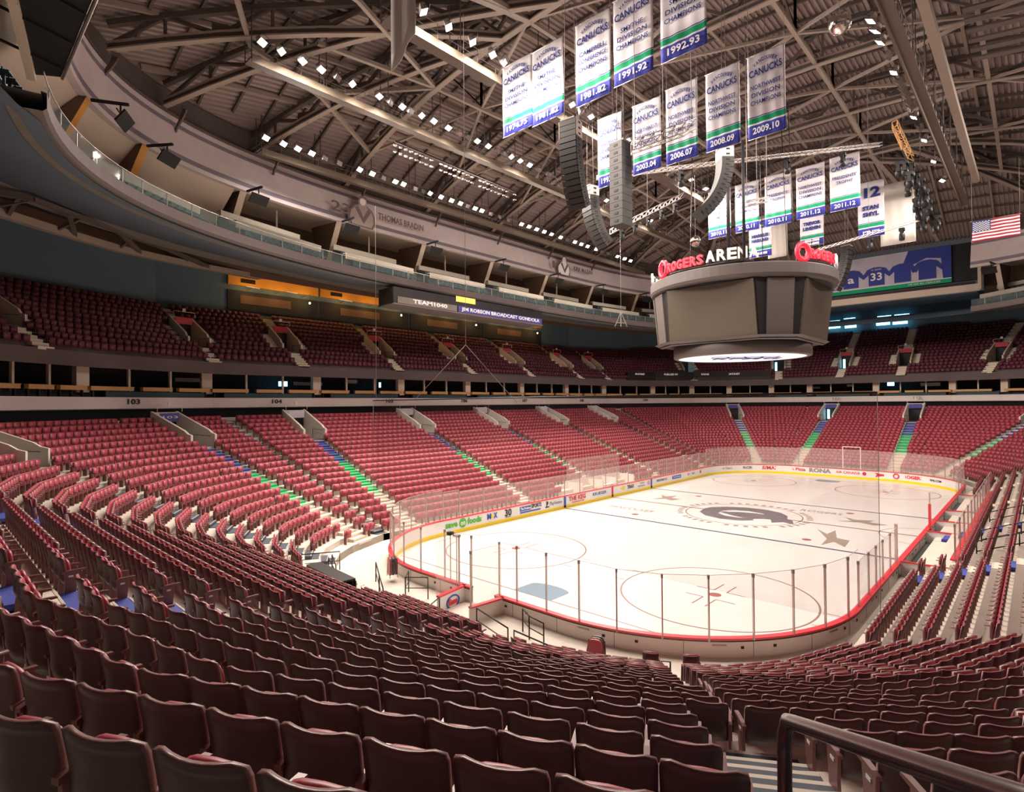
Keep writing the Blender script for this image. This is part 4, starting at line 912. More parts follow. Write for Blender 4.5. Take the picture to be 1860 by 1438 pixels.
# lighting truss under the soffit at the left, with pale decking
def truss(a, b, w_, h_, r_, seg, name, m_, parent=None):
    a = np.array(a, float); b = np.array(b, float); d = (b-a)/np.linalg.norm(b-a); s = np.cross(d, [0, 0, 1.0]); s /= np.linalg.norm(s); u = np.array([0, 0, 1.0]); mb = MB(); n_ = max(2, int(np.linalg.norm(b-a)/seg)); cs = [s*w_/2+u*h_/2, -s*w_/2+u*h_/2, -s*w_/2-u*h_/2, s*w_/2-u*h_/2]
    for c in cs: mb.tube([a+c, b+c], r_, 5)
    for i in range(n_):
        p = a+(b-a)*i/n_; q = a+(b-a)*(i+1)/n_
        for j in range(4): mb.beam(p+cs[j], q+cs[(j+1) % 4], r_*1.1, r_*1.1); mb.beam(p+cs[j], p+cs[(j+1) % 4], r_*1.1, r_*1.1)
    return mb.build(name, m_, parent)
pts = [on(x, y, 2, z) for x, y, z in ((-30, 377, 20.3), (100, 418, 20.4), (215, 452, 20.6), (345, 480, 21.2), (470, 503, 21.6))]
bm1 = MB(); 
for a, b in zip(pts[:-1], pts[1:]): bm1.beam(a, b, 0.5, 0.45)
struct(bm1.build('soffit_beam', M['steel']), 'brown steel edge beam under the soffit')
pts2 = [on(x, y, 2, z) for x, y, z in ((-30, 345, 20.9), (60, 362, 20.9), (150, 395, 21.1), (240, 430, 21.3), (330, 462, 21.6))]
bd = MB()
for a, b in zip(pts2[:-1], pts2[1:]): bd.beam(a, b, 0.25, 0.25)
for i in range(4): 
    a = pts[i]+(pts[i+1]-pts[i])*0.3; b = pts2[i]+(pts2[i+1]-pts2[i])*0.7; bd.beam(a, b, 0.2, 0.3); bd.beam(pts[i], pts2[i+1], 0.15, 0.2)
struct(bd.build('soffit_bracing', M['steel_dark']), 'dark steel bracing under the soffit at the left')
# ================================================================ upper suite balcony
def bay_points(a, b, n_, spacing, parts=None):
    out = []
    for path in ring_parts(a, b, n_, 400):
        acc = 0.0; last = path[0][0]; nxt = spacing*0.5
        for p, g in path:
            acc += np.linalg.norm(p-last); last = p
            if acc >= nxt: out.append((p, g)); nxt += spacing
    return out
gl = MB(); 
for path in ring_parts(SA, SBm, SN, 110): gl.sweep([(p, g) for p, g in path], [(0.10, 21.42), (0.10, 22.15)])
tag(gl.build('balcony_glass', GLASS2), 'greenish glass balustrade along the upper suite balcony', 'balustrade')
rl = MB()
for path in ring_parts(SA, SBm, SN, 110): rl.tube([(*(p+g*0.10), 22.17) for p, g in path], 0.025, 5)
rl.build('top_rail', M['metal'], COL.objects['balcony_glass'])
pst = MB()
for p, g in bay_points(SA, SBm, SN, 1.9): pst.box((*(p+g*0.14), 21.78), (0.05, 0.05, 0.78), rz=math.atan2(g[1], g[0]))
pst.build('balustrade_posts', M['metal'], COL.objects['balcony_glass'])
bw = MB()
for path in ring_parts(WA, WB, WN, 120): bw.sweep(path, [(7.0, 21.4), (7.0, 27.0), (0.35, 26.75)], mi=[0, 1])
struct(bw.build('wall_suites', [M['brown'], M['cream']]), 'brown back wall and cream ceiling of the upper suites')
cw = MB(); cp_ = [(p, g) for p, g in ring_parts(WA, WB, WN, 400)[0] if p[0] < -0.4 and p[1] > 21]; cw.sweep(cp_, [(4.4, 22.2), (3.9, 22.9), (0.3, 26.4)], smooth=True)
struct(cw.build('ceiling_cream', M['cream']), 'cream sloping soffit between the amber fins at the near left')
rw = MB()
def lean_sweep(mb, path, prof, mi=0):
    n = len(path); m = len(prof); o = len(mb.v)
    for (p, g) in path:
        for (a, z, l) in prof: q = p+g*a+np.array([0, math.copysign(1, g[1])])*1.25*l*abs(g[1]); mb.v.append((q[0], q[1], z))
    for i in range(n-1):
        a = o+i*m; b = o+(i+1)*m
        for j in range(m-1): mb.f.append([a+j, b+j, b+j+1, a+j+1]); mb.m.append(mi[j] if isinstance(mi, (list, tuple)) else mi); mb.sm.append(False)
for path in ring_parts(WA, WB, WN, 160): lean_sweep(rw, path, [(0.4, 26.3, 0), (0.0, 26.3, 0), (0.0, 29.9, 1), (0.5, 29.9, 1), (0.5, 31.9, 1)], mi=[0, 0, 0, 1])
struct(rw.build('wall_ring', [M['ring'], M['steel_dark']]), 'pale curved ring wall with two grey stripes below the roof')
tr_ = MB()
for path in ring_parts(WA, WB, WN, 160): lean_sweep(tr_, path, [(-0.05, 29.88, 1), (-0.05, 30.1, 1), (0.2, 30.1, 1)])
struct(tr_.build('trim_ring', M['steel_dark']), 'dark trim on top of the ring wall')
def on_ell(x, y, a=WA, b=WB, n_=WN):
    d = np.array([x, y])-CTR; v = (abs(d[0]/a)**n_+abs(d[1]/b)**n_)**(-1/n_); d = d*v; g = np.array([math.copysign(abs(d[0]/a)**(n_-1)/a, d[0]), math.copysign(abs(d[1]/b)**(n_-1)/b, d[1])]); return CTR+d, g/np.linalg.norm(g)
FEET = [(-11.2, 31.9), (-7.3, 35.9), (-0.2, 39.6), (8.6, 41.3), (18.9, 41.5), (29.2, 41.5), (39.5, 41.5), (49.5, 41.0), (59.8, 39.8), (67.5, 36.3), (71.9, 31.6), (74.3, -2.0), (73.0, -8.0), (70.0, -11.5), (62.0, -14.3), (52.0, -15.0)]
bays = [on_ell(x, y) for x, y in FEET]; nb = 0
for bi, (p, g) in enumerate(bays):
    if not vis(p[0], p[1], 24, 120): continue
    t = np.array([-g[1], g[0]]); x3 = np.array([*g, 0.0]); y3 = np.array([*t, 0.0]); z3 = np.array([0, 0, 1.0])
    amber = p[1] > 20 and p[0] < -5
    fin = MB(); prof = [(0.35, 26.3), (4.5, 26.5), (3.1, 22.6), (2.2, 22.6)] if not amber else [(0.0, 26.28), (0.5, 26.2), (4.4, 22.2), (1.9, 22.2)]
    vs = [(*(p+g*u-t*0.28), z) for u, z in prof]+[(*(p+g*u+t*0.28), z) for u, z in prof]
    fin.add(vs, [(0, 1, 2, 3), (7, 6, 5, 4), (0, 4, 5, 1), (1, 5, 6, 2), (2, 6, 7, 3), (3, 7, 4, 0)], mi=[0, 0, 0, 0, 0, 1])
    struct(fin.build('fin_pillar', [M['brown'], M['orange'] if amber else M['cream']]), '%s slanted fin holding up the ring wall' % ('amber' if amber else 'cream'))
    if p[1] > 13 or True:
        nb += 1; br = empty('screen_bracket', (*(p), 26.2), math.atan2(g[1], g[0]), label='black hanging bracket with a folded screen below the ring wall', cat='bracket', group='black screen brackets below the ring wall')
        MB().box((-1.0, 0, 0.05), (1.8, 0.14, 0.14)).build('arm', M['black'], br)
        MB().tube([(-1.5, 0, 0), (-1.5, 0, -0.5)], 0.05, 6).build('drop_rod', M['black'], br)
        s_ = MB(); s_.box((-1.75, 0.15, -0.95), (0.10, 1.5, 0.8), X=np.array([0.8, 0, 0.6]), Y=np.array([0, 1.0, 0]), Z=np.array([-0.6, 0, 0.8])); s_.build('tilted_screen', M['black'], br)
        fr_ = MB(); fr_.beam((-1.5, -0.5, -0.5), (-1.5, 0.6, -0.5), 0.06, 0.06); fr_.beam((-1.5, -0.5, -0.5), (-1.8, -0.45, -1.0), 0.05, 0.05); fr_.beam((-1.5, 0.6, -0.5), (-1.8, 0.6, -1.0), 0.05, 0.05); fr_.build('yoke', M['black'], br)
    if bi+1 < len(bays):
        q, g2 = bays[bi+1]
        if np.linalg.norm(q-p) < 14:
            m_ = (p+q)/2; gm = (g+g2)/2; gm /= np.linalg.norm(gm)
            if vis(m_[0], m_[1], 24, 80): struct(MB().beam((*(m_+gm*3.0), 22.3), (*(m_+gm*3.0), 26.6), 0.14, 0.14).build('mullion', M['cream']), 'thin cream post of the upper suites')
def counters(a, b, n_, out, z, h, sp, frac, lab, grp, chairs):
    P = bay_points(a, b, n_, sp); k = 0
    for p, g in P:
        c = p+g*out
        if not vis(c[0], c[1], z, 60): continue
        t = np.array([-g[1], g[0]]); wd = sp*frac; k += 1
        e = empty('balcony_counter', (*c, z), math.atan2(g[1], g[0]), label=lab, cat='counter', group=grp)
        MB().box((0, 0, h/2), (0.16, wd, h)).build('counter_front', M['counter'], e); MB().box((0.18, 0, h), (0.5, wd+0.04, 0.05)).build('counter_top', M['counter'], e); MB().box((0.25, 0, -0.58), (0.1, wd, 1.1)).build('counter_base', M['interior'], e)
        if chairs:
            nch = int(wd/0.62)
            for i in range(nch):
                cc = c-g*0.75+t*(i-(nch-1)/2)*0.62
                CH.append((cc[0], cc[1], z-1.08, math.atan2(-g[1], -g[0])))
CH = []
counters(SA, SBm, SN, 1.75, 22.5, 0.5, 10.1, 0.78, 'long cream counter in the front tier of the upper balcony', 'cream counters, front tier', True)
counters(SA, SBm, SN, 4.0, 23.75, 0.45, 10.1, 0.72, 'cream counter in the rear tier of the upper balcony', 'cream counters, rear tier', True)
chm = MB(); chm.box((0, -0.12, 0.62), (0.44, 0.05, 0.42)); chm.box((0, 0.08, 0.42), (0.44, 0.42, 0.06)); chm.box((0, 0.08, 0.2), (0.08, 0.08, 0.4))
c0 = chm.build('balcony_chair', M['teal']); first = True
for (x, y, z, f) in CH:
    if not vis(x, y, z+0.5, 20): continue
    o = c0 if first else c0.copy()
    if not first: COL.objects.link(o)
    first = False; o.location = (x, y, z); o.rotation_euler = (0, 0, f-math.pi/2)
    tag(o, 'dark teal chair at a cream counter behind the balcony glass', 'chair', 'teal chairs on the upper balcony')
# broadcast gondola hung under the balcony edge
g0 = on(715, 530, 1, 38.2); g1 = on(985, 583, 1, 38.2)
gy = 37.3; x0, x1 = on(715, 540, 1, gy)[0], on(985, 575, 1, gy)[0]
gd = empty('broadcast_gondola', (x0, gy, 19.0), label='dark broadcast gondola with a purple lettered sign under the balcony edge', cat='gondola')
ln = x1-x0
MB().box((ln/2, 1.2, 0.55), (ln, 2.4, 1.5)).build('cabin', M['dark'], gd); MB().box((ln/2, 1.2, -0.25), (ln, 2.6, 0.12)).build('cabin_floor', M['slab'], gd)
MB().box((ln*0.68, -0.06, 0.15), (ln*0.62, 0.06, 0.62)).build('sign_board', M['purple'], gd); MB().box((ln*0.19, -0.06, 0.15), (ln*0.34, 0.06, 0.6)).build('sign_board', M['dark_conc'], gd)
text('JIM ROBSON BROADCAST GONDOLA', 'sign_lettering', 0.5, (ln*0.68, -0.11, 0.17), (1, 0, 0), (0, 0, 1), M['letter_white'], gd, width=ln*0.58, extrude=0.01, bold=0.01, local=True)
text('TEAM1040', 'sign_lettering', 0.5, (ln*0.2, -0.11, 0.17), (1, 0, 0), (0, 0, 1), M['white'], gd, width=ln*0.2, extrude=0.01, bold=0.02, local=True)
MB().box((ln*0.42, -0.04, 1.15), (2.6, 0.06, 0.55)).build('amber_window', mat('amber_window', (0.8, 0.5, 0.1), emit=((1, 0.6, 0.12), 0.6)), gd)
hg = MB()
for f in (0.05, 0.5, 0.95): hg.tube([(ln*f, 1.2, 1.3), (ln*f, 1.2, 2.0)], 0.05, 6)
hg.build('hanger', M['dark'], gd)
# murals on the ring wall
def ring_point(px, py, a=WA, b=WB, n_=WN, inset=0.03):
    o_, d = ray(px, py); lo = None
    prev = None
    for i in range(200, 1400):
        t = i*0.1; q = o_+d*t; v = (abs((q[0]-CTR[0])/a)**n_+abs((q[1]-CTR[1])/b)**n_)-1
        if v > 0: break
    x, y = (q[0]-CTR[0]), (q[1]-CTR[1]); g = np.array([math.copysign(abs(x/a)**(n_-1)/a, x), math.copysign(abs(y/b)**(n_-1)/b, y)]); g /= np.linalg.norm(g)
    return np.array([q[0], q[1], q[2]])-np.array([*g, 0])*(inset+0.12), g
def mural_text(s, px, py, size, width, m_, bold=0.02, parent=None):
    p, g = ring_point(px, py); return text(s, 'mural_lettering', size, tuple(p), (g[1], -g[0], 0), (0, 0, 1), m_, parent, width=width, extrude=0.01, bold=bold)
def blob(pts, c, g, m_, parent, name, dz=0.0, k=1.0):
    xd = np.array([g[1], -g[0], 0]); o_ = c-np.array([*g, 0])*dz; bmx = bmesh.new(); vs = [bmx.verts.new(tuple(o_+xd*x*k+np.array([0, 0, 1.0])*y*k)) for x, y in pts]; bmx.faces.new(vs)
    r_ = bmesh.ops.extrude_face_region(bmx, geom=bmx.faces[:]); ev = [v for v in r_['geom'] if isinstance(v, bmesh.types.BMVert)]; bmesh.ops.translate(bmx, verts=ev, vec=(-g[0]*0.02, -g[1]*0.02, 0)); bmesh.ops.triangulate(bmx, faces=bmx.faces[:])
    me = bpy.data.meshes.new(name); bmx.to_mesh(me); bmx.free(); me.materials.append(m_); o = bpy.data.objects.new(name, me); COL.objects.link(o); o.parent = parent; return o
SIL = [(-1.5, -1.3), (-1.75, -0.5), (-1.6, 0.1), (-0.95, 0.75), (-0.5, 0.95), (-0.55, 1.3), (-0.35, 1.75), (0.05, 1.9), (0.45, 1.7), (0.55, 1.2), (0.45, 0.95), (1.1, 0.6), (1.45, 0.0), (1.5, -0.7), (1.2, -1.3)]
for (num, nm, pn_, pf, pt, fs, wd, k) in (('23', 'THOMAS BRADIN', (618, 378), (657, 390), (728, 405), 0.85, 5.6, 0.95), ('1', 'KIRK McLEAN', (1004, 481), (1023, 486), (1058, 492), 0.75, 4.3, 0.85)):
    c, g = ring_point(*pf); e = empty('player_mural', (0, 0, 0), label='grey wall mural of a hockey player and the name %s' % nm, cat='mural')
    e['label'] = 'grey wall mural of a hockey player with the lettering beginning %s' % nm.split()[0]
    mural_text(num, pn_[0], pn_[1], 1.3, 2.0 if len(num) > 1 else 0.5, M['mural_dark'], parent=e); mural_text(nm, pt[0], pt[1], fs, wd, M['mural_dark'], parent=e)
    blob(SIL, c, g, M['mural_dark'], e, 'player_figure', 0.0, k); blob([(x*0.85, y*0.88) for x, y in SIL], c, g, M['mural'] if num == '23' else M['white'], e, 'player_jersey', 0.022, k)
    blob([(-0.32, 1.0), (-0.36, 1.4), (-0.1, 1.55), (0.25, 1.5), (0.34, 1.2), (0.2, 0.95), (-0.1, 0.85)], c, g, M['fascia'], e, 'player_face', 0.046, k); blob([(-0.9, 0.5), (-0.55, 0.7), (0.05, -0.35), (0.65, 0.65), (0.95, 0.4), (0.1, -0.9)], c, g, M['mural_dark'], e, 'jersey_stripe', 0.05, k)
# far and near end panels that interrupt the ring
def end_panel(sx, X0, label_):
    """sx=+1 far end, -1 near end; flat banner wall with wood band and soffit"""
    e = empty('end_wall_panel', (X0, CTR[1], 0), label=label_, cat='banner wall'); n_ = sx
    MB().box((n_*0.35, 0, 27.7), (0.5, 2*GAPY+1.2, 5.0)).build('backing', M['black'], e)
    MB().box((n_*0.05, 0, 24.15), (0.4, 2*GAPY+1.6, 0.9)).build('wood_band', M['cream'], e)
    MB().box((n_*3.5, 0, 23.65), (7.0, 2*GAPY+1.0, 0.1)).build('panel_soffit', M['soffit'], e)
    bk_ = MB()
    for i in range(14): bk_.box((n_*0.0, -GAPY+1.0+i*(2*GAPY-2)/13, 24.72), (0.25, 0.3, 0.22))
    bk_.box((0, 0, 24.85), (0.2, 2*GAPY+0.6, 0.25)); bk_.build('lamp_rail', M['dark'], e)
    for s in (-1, 1): MB().box((n_*-0.1, s*(GAPY+0.75), 27.3), (0.5, 0.35, 7.0)).build('end_post', M['cream'], e)
    return e
fe = end_panel(1, 77.0, 'far end banner wall of blue hockey jerseys over a green stripe')
nb_ = MB(); pl = [(-13.36, 25.5), (-13.6, 2.0), (-24, 2.0), (-20, 12), (-17.2, 17.0), (-15.4, 20.5), (-14.27, 26.15)]; k_ = len(pl)
nb_.add([(*p, 24.0) for p in pl]+[(*p, 25.0) for p in pl], [list(range(k_))[::-1], list(range(k_, 2*k_))]+[(i, (i+1) % k_, (i+1) % k_+k_, i+k_) for i in range(k_)])
nb_o = nb_.build('end_platform', M['black']); tag(nb_o, 'black underside of the near end platform in the top left corner', 'platform')
cs = MB()
for a, b in (((-14.27, 26.15), (-15.4, 20.5)), ((-15.4, 20.5), (-17.2, 17.0)), ((-17.2, 17.0), (-20, 12))): cs.beam((*a, 23.9), (*b, 23.9), 0.3, 0.35)
cs.build('edge_band', M['cream'], nb_o)
fr_ = MB(); fr_.tube([(-13.3, 25.5, 23.95), (-13.5, 2.0, 23.95)], 0.07, 6); fr_.tube([(-13.15, 25.5, 24.9), (-13.35, 2.0, 24.9)], 0.05, 6)
for i in range(12): fr_.beam((-13.3, 25.4-i*2.0, 24.0), (-13.15, 25.4-i*2.0, 24.9), 0.05, 0.05)
fr_.build('edge_rail', M['metal'], nb_o)
rb_ = MB()
for i in range(9): rb_.beam((-13.5, 24.5-i*2.4, 23.93), (-17.5, 23.2-i*2.4, 23.93), 0.06, 0.1)
rb_.build('underside_seam', M['dark'], nb_o)
# jersey banner on the far panel (reads with -Y)
jb = empty('jersey_banner', (76.78, CTR[1], 0), label='long banner showing blue hockey jerseys numbered 17 and 33', cat='banner')
def fl(pts, m_, name, dx): 
    MB().add([(-dx, -y, z) for y, z in pts], [list(range(len(pts)))]).build(name, m_, jb)
fl([(-10.2, 25.2), (10.2, 25.2), (10.2, 30.2), (-10.2, 30.2)], mat('banner_sky', (0.55, 0.52, 0.62), 0.6, var=0.25, scale=0.4), 'banner_ground', 0.0)
fl([(-10.2, 25.2), (10.2, 25.2), (10.2, 25.75), (-10.2, 25.75)], M['green'], 'green_stripe', 0.02); fl([(-10.2, 25.75), (10.2, 25.75), (10.2, 25.85), (-10.2, 25.85)], M['white'], 'white_line', 0.02)
fl([(4.5, 27.5), (5.5, 30.2), (10.2, 30.2), (10.2, 25.85), (9.3, 25.85), (9.1, 28.6), (7.5, 28.9)], M['jersey'], 'blue_figure', 0.025)
JS = [(-1.05, 0), (-1.05, 1.7), (-1.7, 1.1), (-1.95, 1.5), (-1.2, 2.5), (-0.4, 2.75), (0.4, 2.75), (1.2, 2.5), (1.95, 1.5), (1.7, 1.1), (1.05, 1.7), (1.05, 0)]
for i, (y, t_) in enumerate(((-8.2, '6'), (-4.6, '17'), (-1.5, 'a'), (1.7, '33'), (4.8, ''), (7.6, ''))):
    fl([(y+a*0.92, 26.0+b*0.95) for a, b in JS], M['jersey'], 'jersey', 0.04+0.005*i)
    if t_: text(t_, 'jersey_number', 1.5, (-0.09, -y, 27.2), (0, -1, 0), (0, 0, 1), M['white'], jb, width=0.55*len(t_)+0.3, extrude=0.01, bold=0.03, local=True)
text('WE ARE ALL CANUCKS', 'banner_lettering', 0.35, (-0.06, -7.2, 25.48), (0, -1, 0), (0, 0, 1), M['white'], jb, width=3.6, extrude=0.01, local=True)
text('KESLER', 'jersey_name', 0.3, (-0.09, 4.6, 28.25), (0, -1, 0), (0, 0, 1), M['white'], jb, width=1.1, extrude=0.01, local=True); text('H. SEDIN', 'jersey_name', 0.3, (-0.09, -1.7, 28.25), (0, -1, 0), (0, 0, 1), M['white'], jb, width=1.2, extrude=0.01, local=True)
# lit windows of the concourse behind the far upper bowl, and the red-and-white wall poster
for i, (px, py, w_) in enumerate(((1515, 594, 2.0), (1545, 593, 1.8), (1604, 588, 2.0), (1635, 586, 2.1), (1515, 583, 1.9), (1543, 578, 1.8), (1606, 574, 2.0), (1638, 571, 2.1))):
    v = on(px, py, 0, 96.3); tag(MB().box(v, (0.06, w_, 0.45 if i < 4 else 0.12)).build('lit_window', M['cyan']), 'cold blue lit window above the far upper seats, %s row' % ('lower' if i < 4 else 'upper'), 'window', 'cold blue windows over the far upper bowl')
v0 = on(1049, 602, 1, 55.9); v1 = on(1163, 602, 1, 57.5)
po_ = empty('wall_poster', (v0[0], 55.72, 19.6), math.atan2(v1[1]-v0[1]-0.0, v1[0]-v0[0])*0.0, label='long pale poster with red writing on the wall above the upper seats', cat='poster')
pl_ = v1[0]-v0[0]-3.0
MB().box((pl_/2, 0, 0.9), (pl_, 0.06, 2.2)).build('sheet', mat('poster_sheet', (0.40, 0.33, 0.30), 0.7, var=0.3, scale=0.6), po_)
text('ALWAYS', 'poster_lettering', 0.5, (pl_*0.5, -0.05, 1.5), (1, 0, 0), (0, 0, 1), M['red_sign'], po_, width=pl_*0.3, extrude=0.005, local=True); text('RED & WHITE', 'poster_lettering', 0.8, (pl_*0.5, -0.05, 0.8), (1, 0, 0), (0, 0, 1), M['red_sign'], po_, width=pl_*0.38, extrude=0.005, local=True)
for fx in (0.12, 0.85): MB().add([(pl_*fx+0.9*math.cos(a_)*(1+0.2*math.sin(3*a_)), -0.04, 0.85+0.95*math.sin(a_)) for a_ in [i*math.pi/8 for i in range(16)]], [list(range(16))]).build('poster_figure', M['mural_dark'], po_)
# ribbon board over the far left corner suites
r0 = on(1140, 668, 1, 45.0)
rp0 = np.array([66.0, 46.2]); rp1 = np.array([83.3, 27.5])
P = ring_xy(SB+0.1)
rbp = [P[12]*0.6+P[13]*0.4, P[13], P[14], P[15], P[16]]
e = empty('ribbon_board', (0, 0, 0), label='dark ribbon board reading FUELLED BY FANS in the far left corner', cat='ribbon board')
def along(P_, s):
    for a, b in zip(P_[:-1], P_[1:]):
        l_ = np.linalg.norm(b-a)
        if s <= l_: return a+(b-a)*s/max(l_, 1e-6), (b-a)/max(l_, 1e-6)
        s -= l_
    return P_[-1], (P_[-1]-P_[-2])/np.linalg.norm(P_[-1]-P_[-2])
mb = MB(); tot = sum(np.linalg.norm(b-a) for a, b in zip(rbp[:-1], rbp[1:]))
for a, b in zip(rbp[:-1], rbp[1:]):
    if np.linalg.norm(b-a) > 0.3: mb.beam((*a, 14.3), (*b, 14.3), 0.15, 0.85)
mb.build('board', M['black'], e)
md = MB()
for a, b in zip(rbp[:-1], rbp[1:]):
    if np.linalg.norm(b-a) > 0.3: md.beam((*a, 13.3), (*b, 13.3), 0.12, 1.0)
md.build('lower_panel', M['dark'], e)
for s_, tx, wd, m_ in ((0.10, 'SPORTSNET', 2.0, 'letter_white'), (0.34, 'FUELLED BY', 2.6, 'letter_white'), (0.58, 'FANS', 1.3, 'letter_white'), (0.76, 'SPORTSNET', 2.4, 'letter_white')):
    p, d = along(rbp, tot*s_); n_ = np.array([d[1], -d[0]]); n_ = n_ if n_@(p-CTR) > 0 else -n_; q = p-n_*0.11
    text(tx, 'ribbon_lettering', 0.42, (q[0], q[1], 14.3), (n_[1], -n_[0], 0), (0, 0, 1), M[m_], e, width=wd, extrude=0.01, bold=0.01)
# ================================================================ roof
RA, RB, RN = 46.0, 31.0, 3.6
def rho(x, y): return ((abs((x-CTR[0])/RA))**RN+(abs((y-CTR[1])/RB))**RN)**(1/RN)
def z_deck(x, y): return 31.9+7.3*(1-min(rho(x, y), 1.15)**2.2)
def z_low(x, y): return 29.9+5.9*(1-min(rho(x, y), 1.1)**2.6)
nx, pitch = 48, 0.42
ys = []; yy = CTR[1]-RB-2
while yy < CTR[1]+RB+2: ys += [(yy, 0.0), (yy+pitch*0.4, 0.0), (yy+pitch*0.45, 0.15), (yy+pitch*0.95, 0.15)]; yy += pitch
xs = [CTR[0]-RA-2+i*(2*RA+4)/nx for i in range(nx+1)]
V = [(x, y, z_deck(x, y)+dz) for x in xs for y, dz in ys]; ny = len(ys)
F = [(i*ny+j, (i+1)*ny+j, (i+1)*ny+j+1, i*ny+j+1) for i in range(nx) for j in range(ny-1) if min(rho(xs[i], ys[j][0]), rho(xs[i+1], ys[j][0])) < 1.06]
mb = MB(); mb.add(V, F); struct(mb.build('roof_deck', M['deck']), 'corrugated steel roof deck seen from below')
def truss_rib(a, b, nseg, label, flip=False, lw=0.42):
    a = np.array(a, float); b = np.array(b, float); lo = []; hi = []
    for i in range(nseg+1):
        p = a+(b-a)*i/nseg; zl = z_low(*p); zh = z_deck(*p)-0.45
        lo.append(np.array([*p, zl])); hi.append(np.array([*p, max(zh, zl+0.5)]))
    m1 = MB()
    for i in range(nseg):
        m1.beam(lo[i], lo[i+1], lw, 0.10, mi=0); m1.beam(lo[i]+[0, 0, 0.42], lo[i+1]+[0, 0, 0.42], lw, 0.08, mi=0); m1.beam(lo[i]+[0, 0, 0.21], lo[i+1]+[0, 0, 0.21], 0.10, 0.40, mi=1)
        m1.beam(hi[i], hi[i+1], 0.34, 0.34, mi=1)
        if i % 2 == 0: m1.beam(lo[i]+[0, 0, 0.3], hi[i+1], 0.20, 0.20, mi=1)
        else: m1.beam(hi[i], lo[i+1]+[0, 0, 0.3], 0.20, 0.20, mi=1)
        if i % 2: m1.beam(lo[i], hi[i], 0.16, 0.16, mi=1)
        if i % 2 == 0 and i: m1.box(lo[i]+[0, 0, 0.5], (0.12, 0.9, 0.9), rz=math.atan2(b[1]-a[1], b[0]-a[0])-math.pi/2, mi=1)
    return struct(m1.build('roof_truss', [M['steel'], M['steel_dark']]), label)
RX = [10.48, 20.48, 30.48, 40.48, 50.48]
for i, x in enumerate(RX): truss_rib((x, 42.9), (x, -17.0), 18, 'brown steel roof truss across the hall, %s from the near end' % ordn(i+1))
RAD = [((-13.6, 22.0), (10.48, 19.0)), ((-10.0, 34.0), (10.48, 21.5)), ((-5.9, 38.3), (10.48, 16.5)), ((1.2, 41.9), (10.48, 22.5))]
for (a, b) in RAD:
    for mx in (0, 1):
        for my in (0, 1):
            A = (L-a[0] if mx else a[0], W-a[1] if my else a[1]); B = (L-b[0] if mx else b[0], W-b[1] if my else b[1])
            if my and not mx and A[0] < 0: continue
            truss_rib(A, B, 8, 'brown steel hip truss running in from the ring wall')
# little curved feet where the trusses meet the ring wall
for (x, y) in [(-9.9, 34.1), (-5.9, 38.3), (1.2, 41.6), (10.48, 42.4), (20.48, 42.4), (30.48, 42.4), (40.48, 42.3), (50.48, 42.2)]:
    c, g = on_ell(x, y); m1 = MB(); prev = None
    for i in range(7):
        t = i/6.0; p = np.array([*(c+g*(0.9-1.5*math.sin(t*1.6)*0.6)-g*0.2), 28.7+1.7*t**0.8]); 
        if prev is not None: m1.beam(prev, p, 0.12, 0.14+0.04*i)
        prev = p
    struct(m1.build('truss_foot', M['steel_dark']), 'curved dark steel foot of a roof truss on the ring wall')
# purlins and bracing
pm = MB()
for j in range(-6, 7):
    y = CTR[1]+j*4.9; prev = None
    for i in range(0, 47):
        x = CTR[0]-RA+i*2.0
        if rho(x, y) > 1.0: prev = None; continue
        p = np.array([x, y, z_deck(x, y)-0.22])
        if prev is not None: pm.beam(prev, p, 0.22, 0.34)
        prev = p
struct(pm.build('roof_purlins', M['steel']), 'long steel purlins under the roof deck')
ps = MB()
for i in range(-17, 18):
    x = CTR[0]+i*2.5+1.25; prev = None
    for j in range(0, 32):
        y = CTR[1]-RB+j*2.0
        if rho(x, y) > 1.0: prev = None; continue
        p = np.array([x, y, z_deck(x, y)-0.14])
        if prev is not None: ps.beam(prev, p, 0.16, 0.22)
        prev = p
struct(ps.build('roof_joists', M['steel_dark']), 'dark cross joists under the roof deck')
br = MB()
YL = [38.2, 28.9, 19.1, 6.8, -3.0, -12.3]
for y in YL[1:]:
    xl = [0.48]+RX+[60.48]
    for a, b in zip(xl[:-1], xl[1:]): br.beam((a, y, z_low(a, y)+0.2), (b, y, z_low(b, y)+0.2), 0.28, 0.28)
for i in range(len(RX)-1):
    a, b = RX[i], RX[i+1]; m_ = (a+b)/2
    for (y0, y1) in ((38.2, 28.9), (19.1, 28.9), (19.1, 6.8), (-3.0, 6.8), (-3.0, -12.3)):
        br.beam((a, y0, z_low(a, y0)+0.2), (m_, y1, z_low(m_, y1)+0.2), 0.2, 0.2); br.beam((b, y0, z_low(b, y0)+0.2), (m_, y1, z_low(m_, y1)+0.2), 0.2, 0.2)
        br.beam((m_, y1, z_low(m_, y1)+0.3), (m_, y1, z_deck(m_, y1)-0.3), 0.16, 0.16); br.beam((m_, y1, z_low(m_, y1)+0.3), (a, y1, z_deck(a, y1)-0.4), 0.14, 0.14); br.beam((m_, y1, z_low(m_, y1)+0.3), (b, y1, z_deck(b, y1)-0.4), 0.14, 0.14)
for (a, b) in (((10.48, 28.9), (0.5, 24)), ((10.48, 38.2), (3.5, 34)), ((3.5, 34.0), (-3.0, 31)), ((0.5, 24), (-6, 22)), ((10.48, 28.9), (4.4, 33)), ((-3, 31), (-6, 26))):
    br.beam((*a, z_low(*a)+0.2), (*b, z_low(*b)+0.2), 0.26, 0.3)
struct(br.build('roof_bracing', M['steel']), 'steel bracing between the roof trusses')
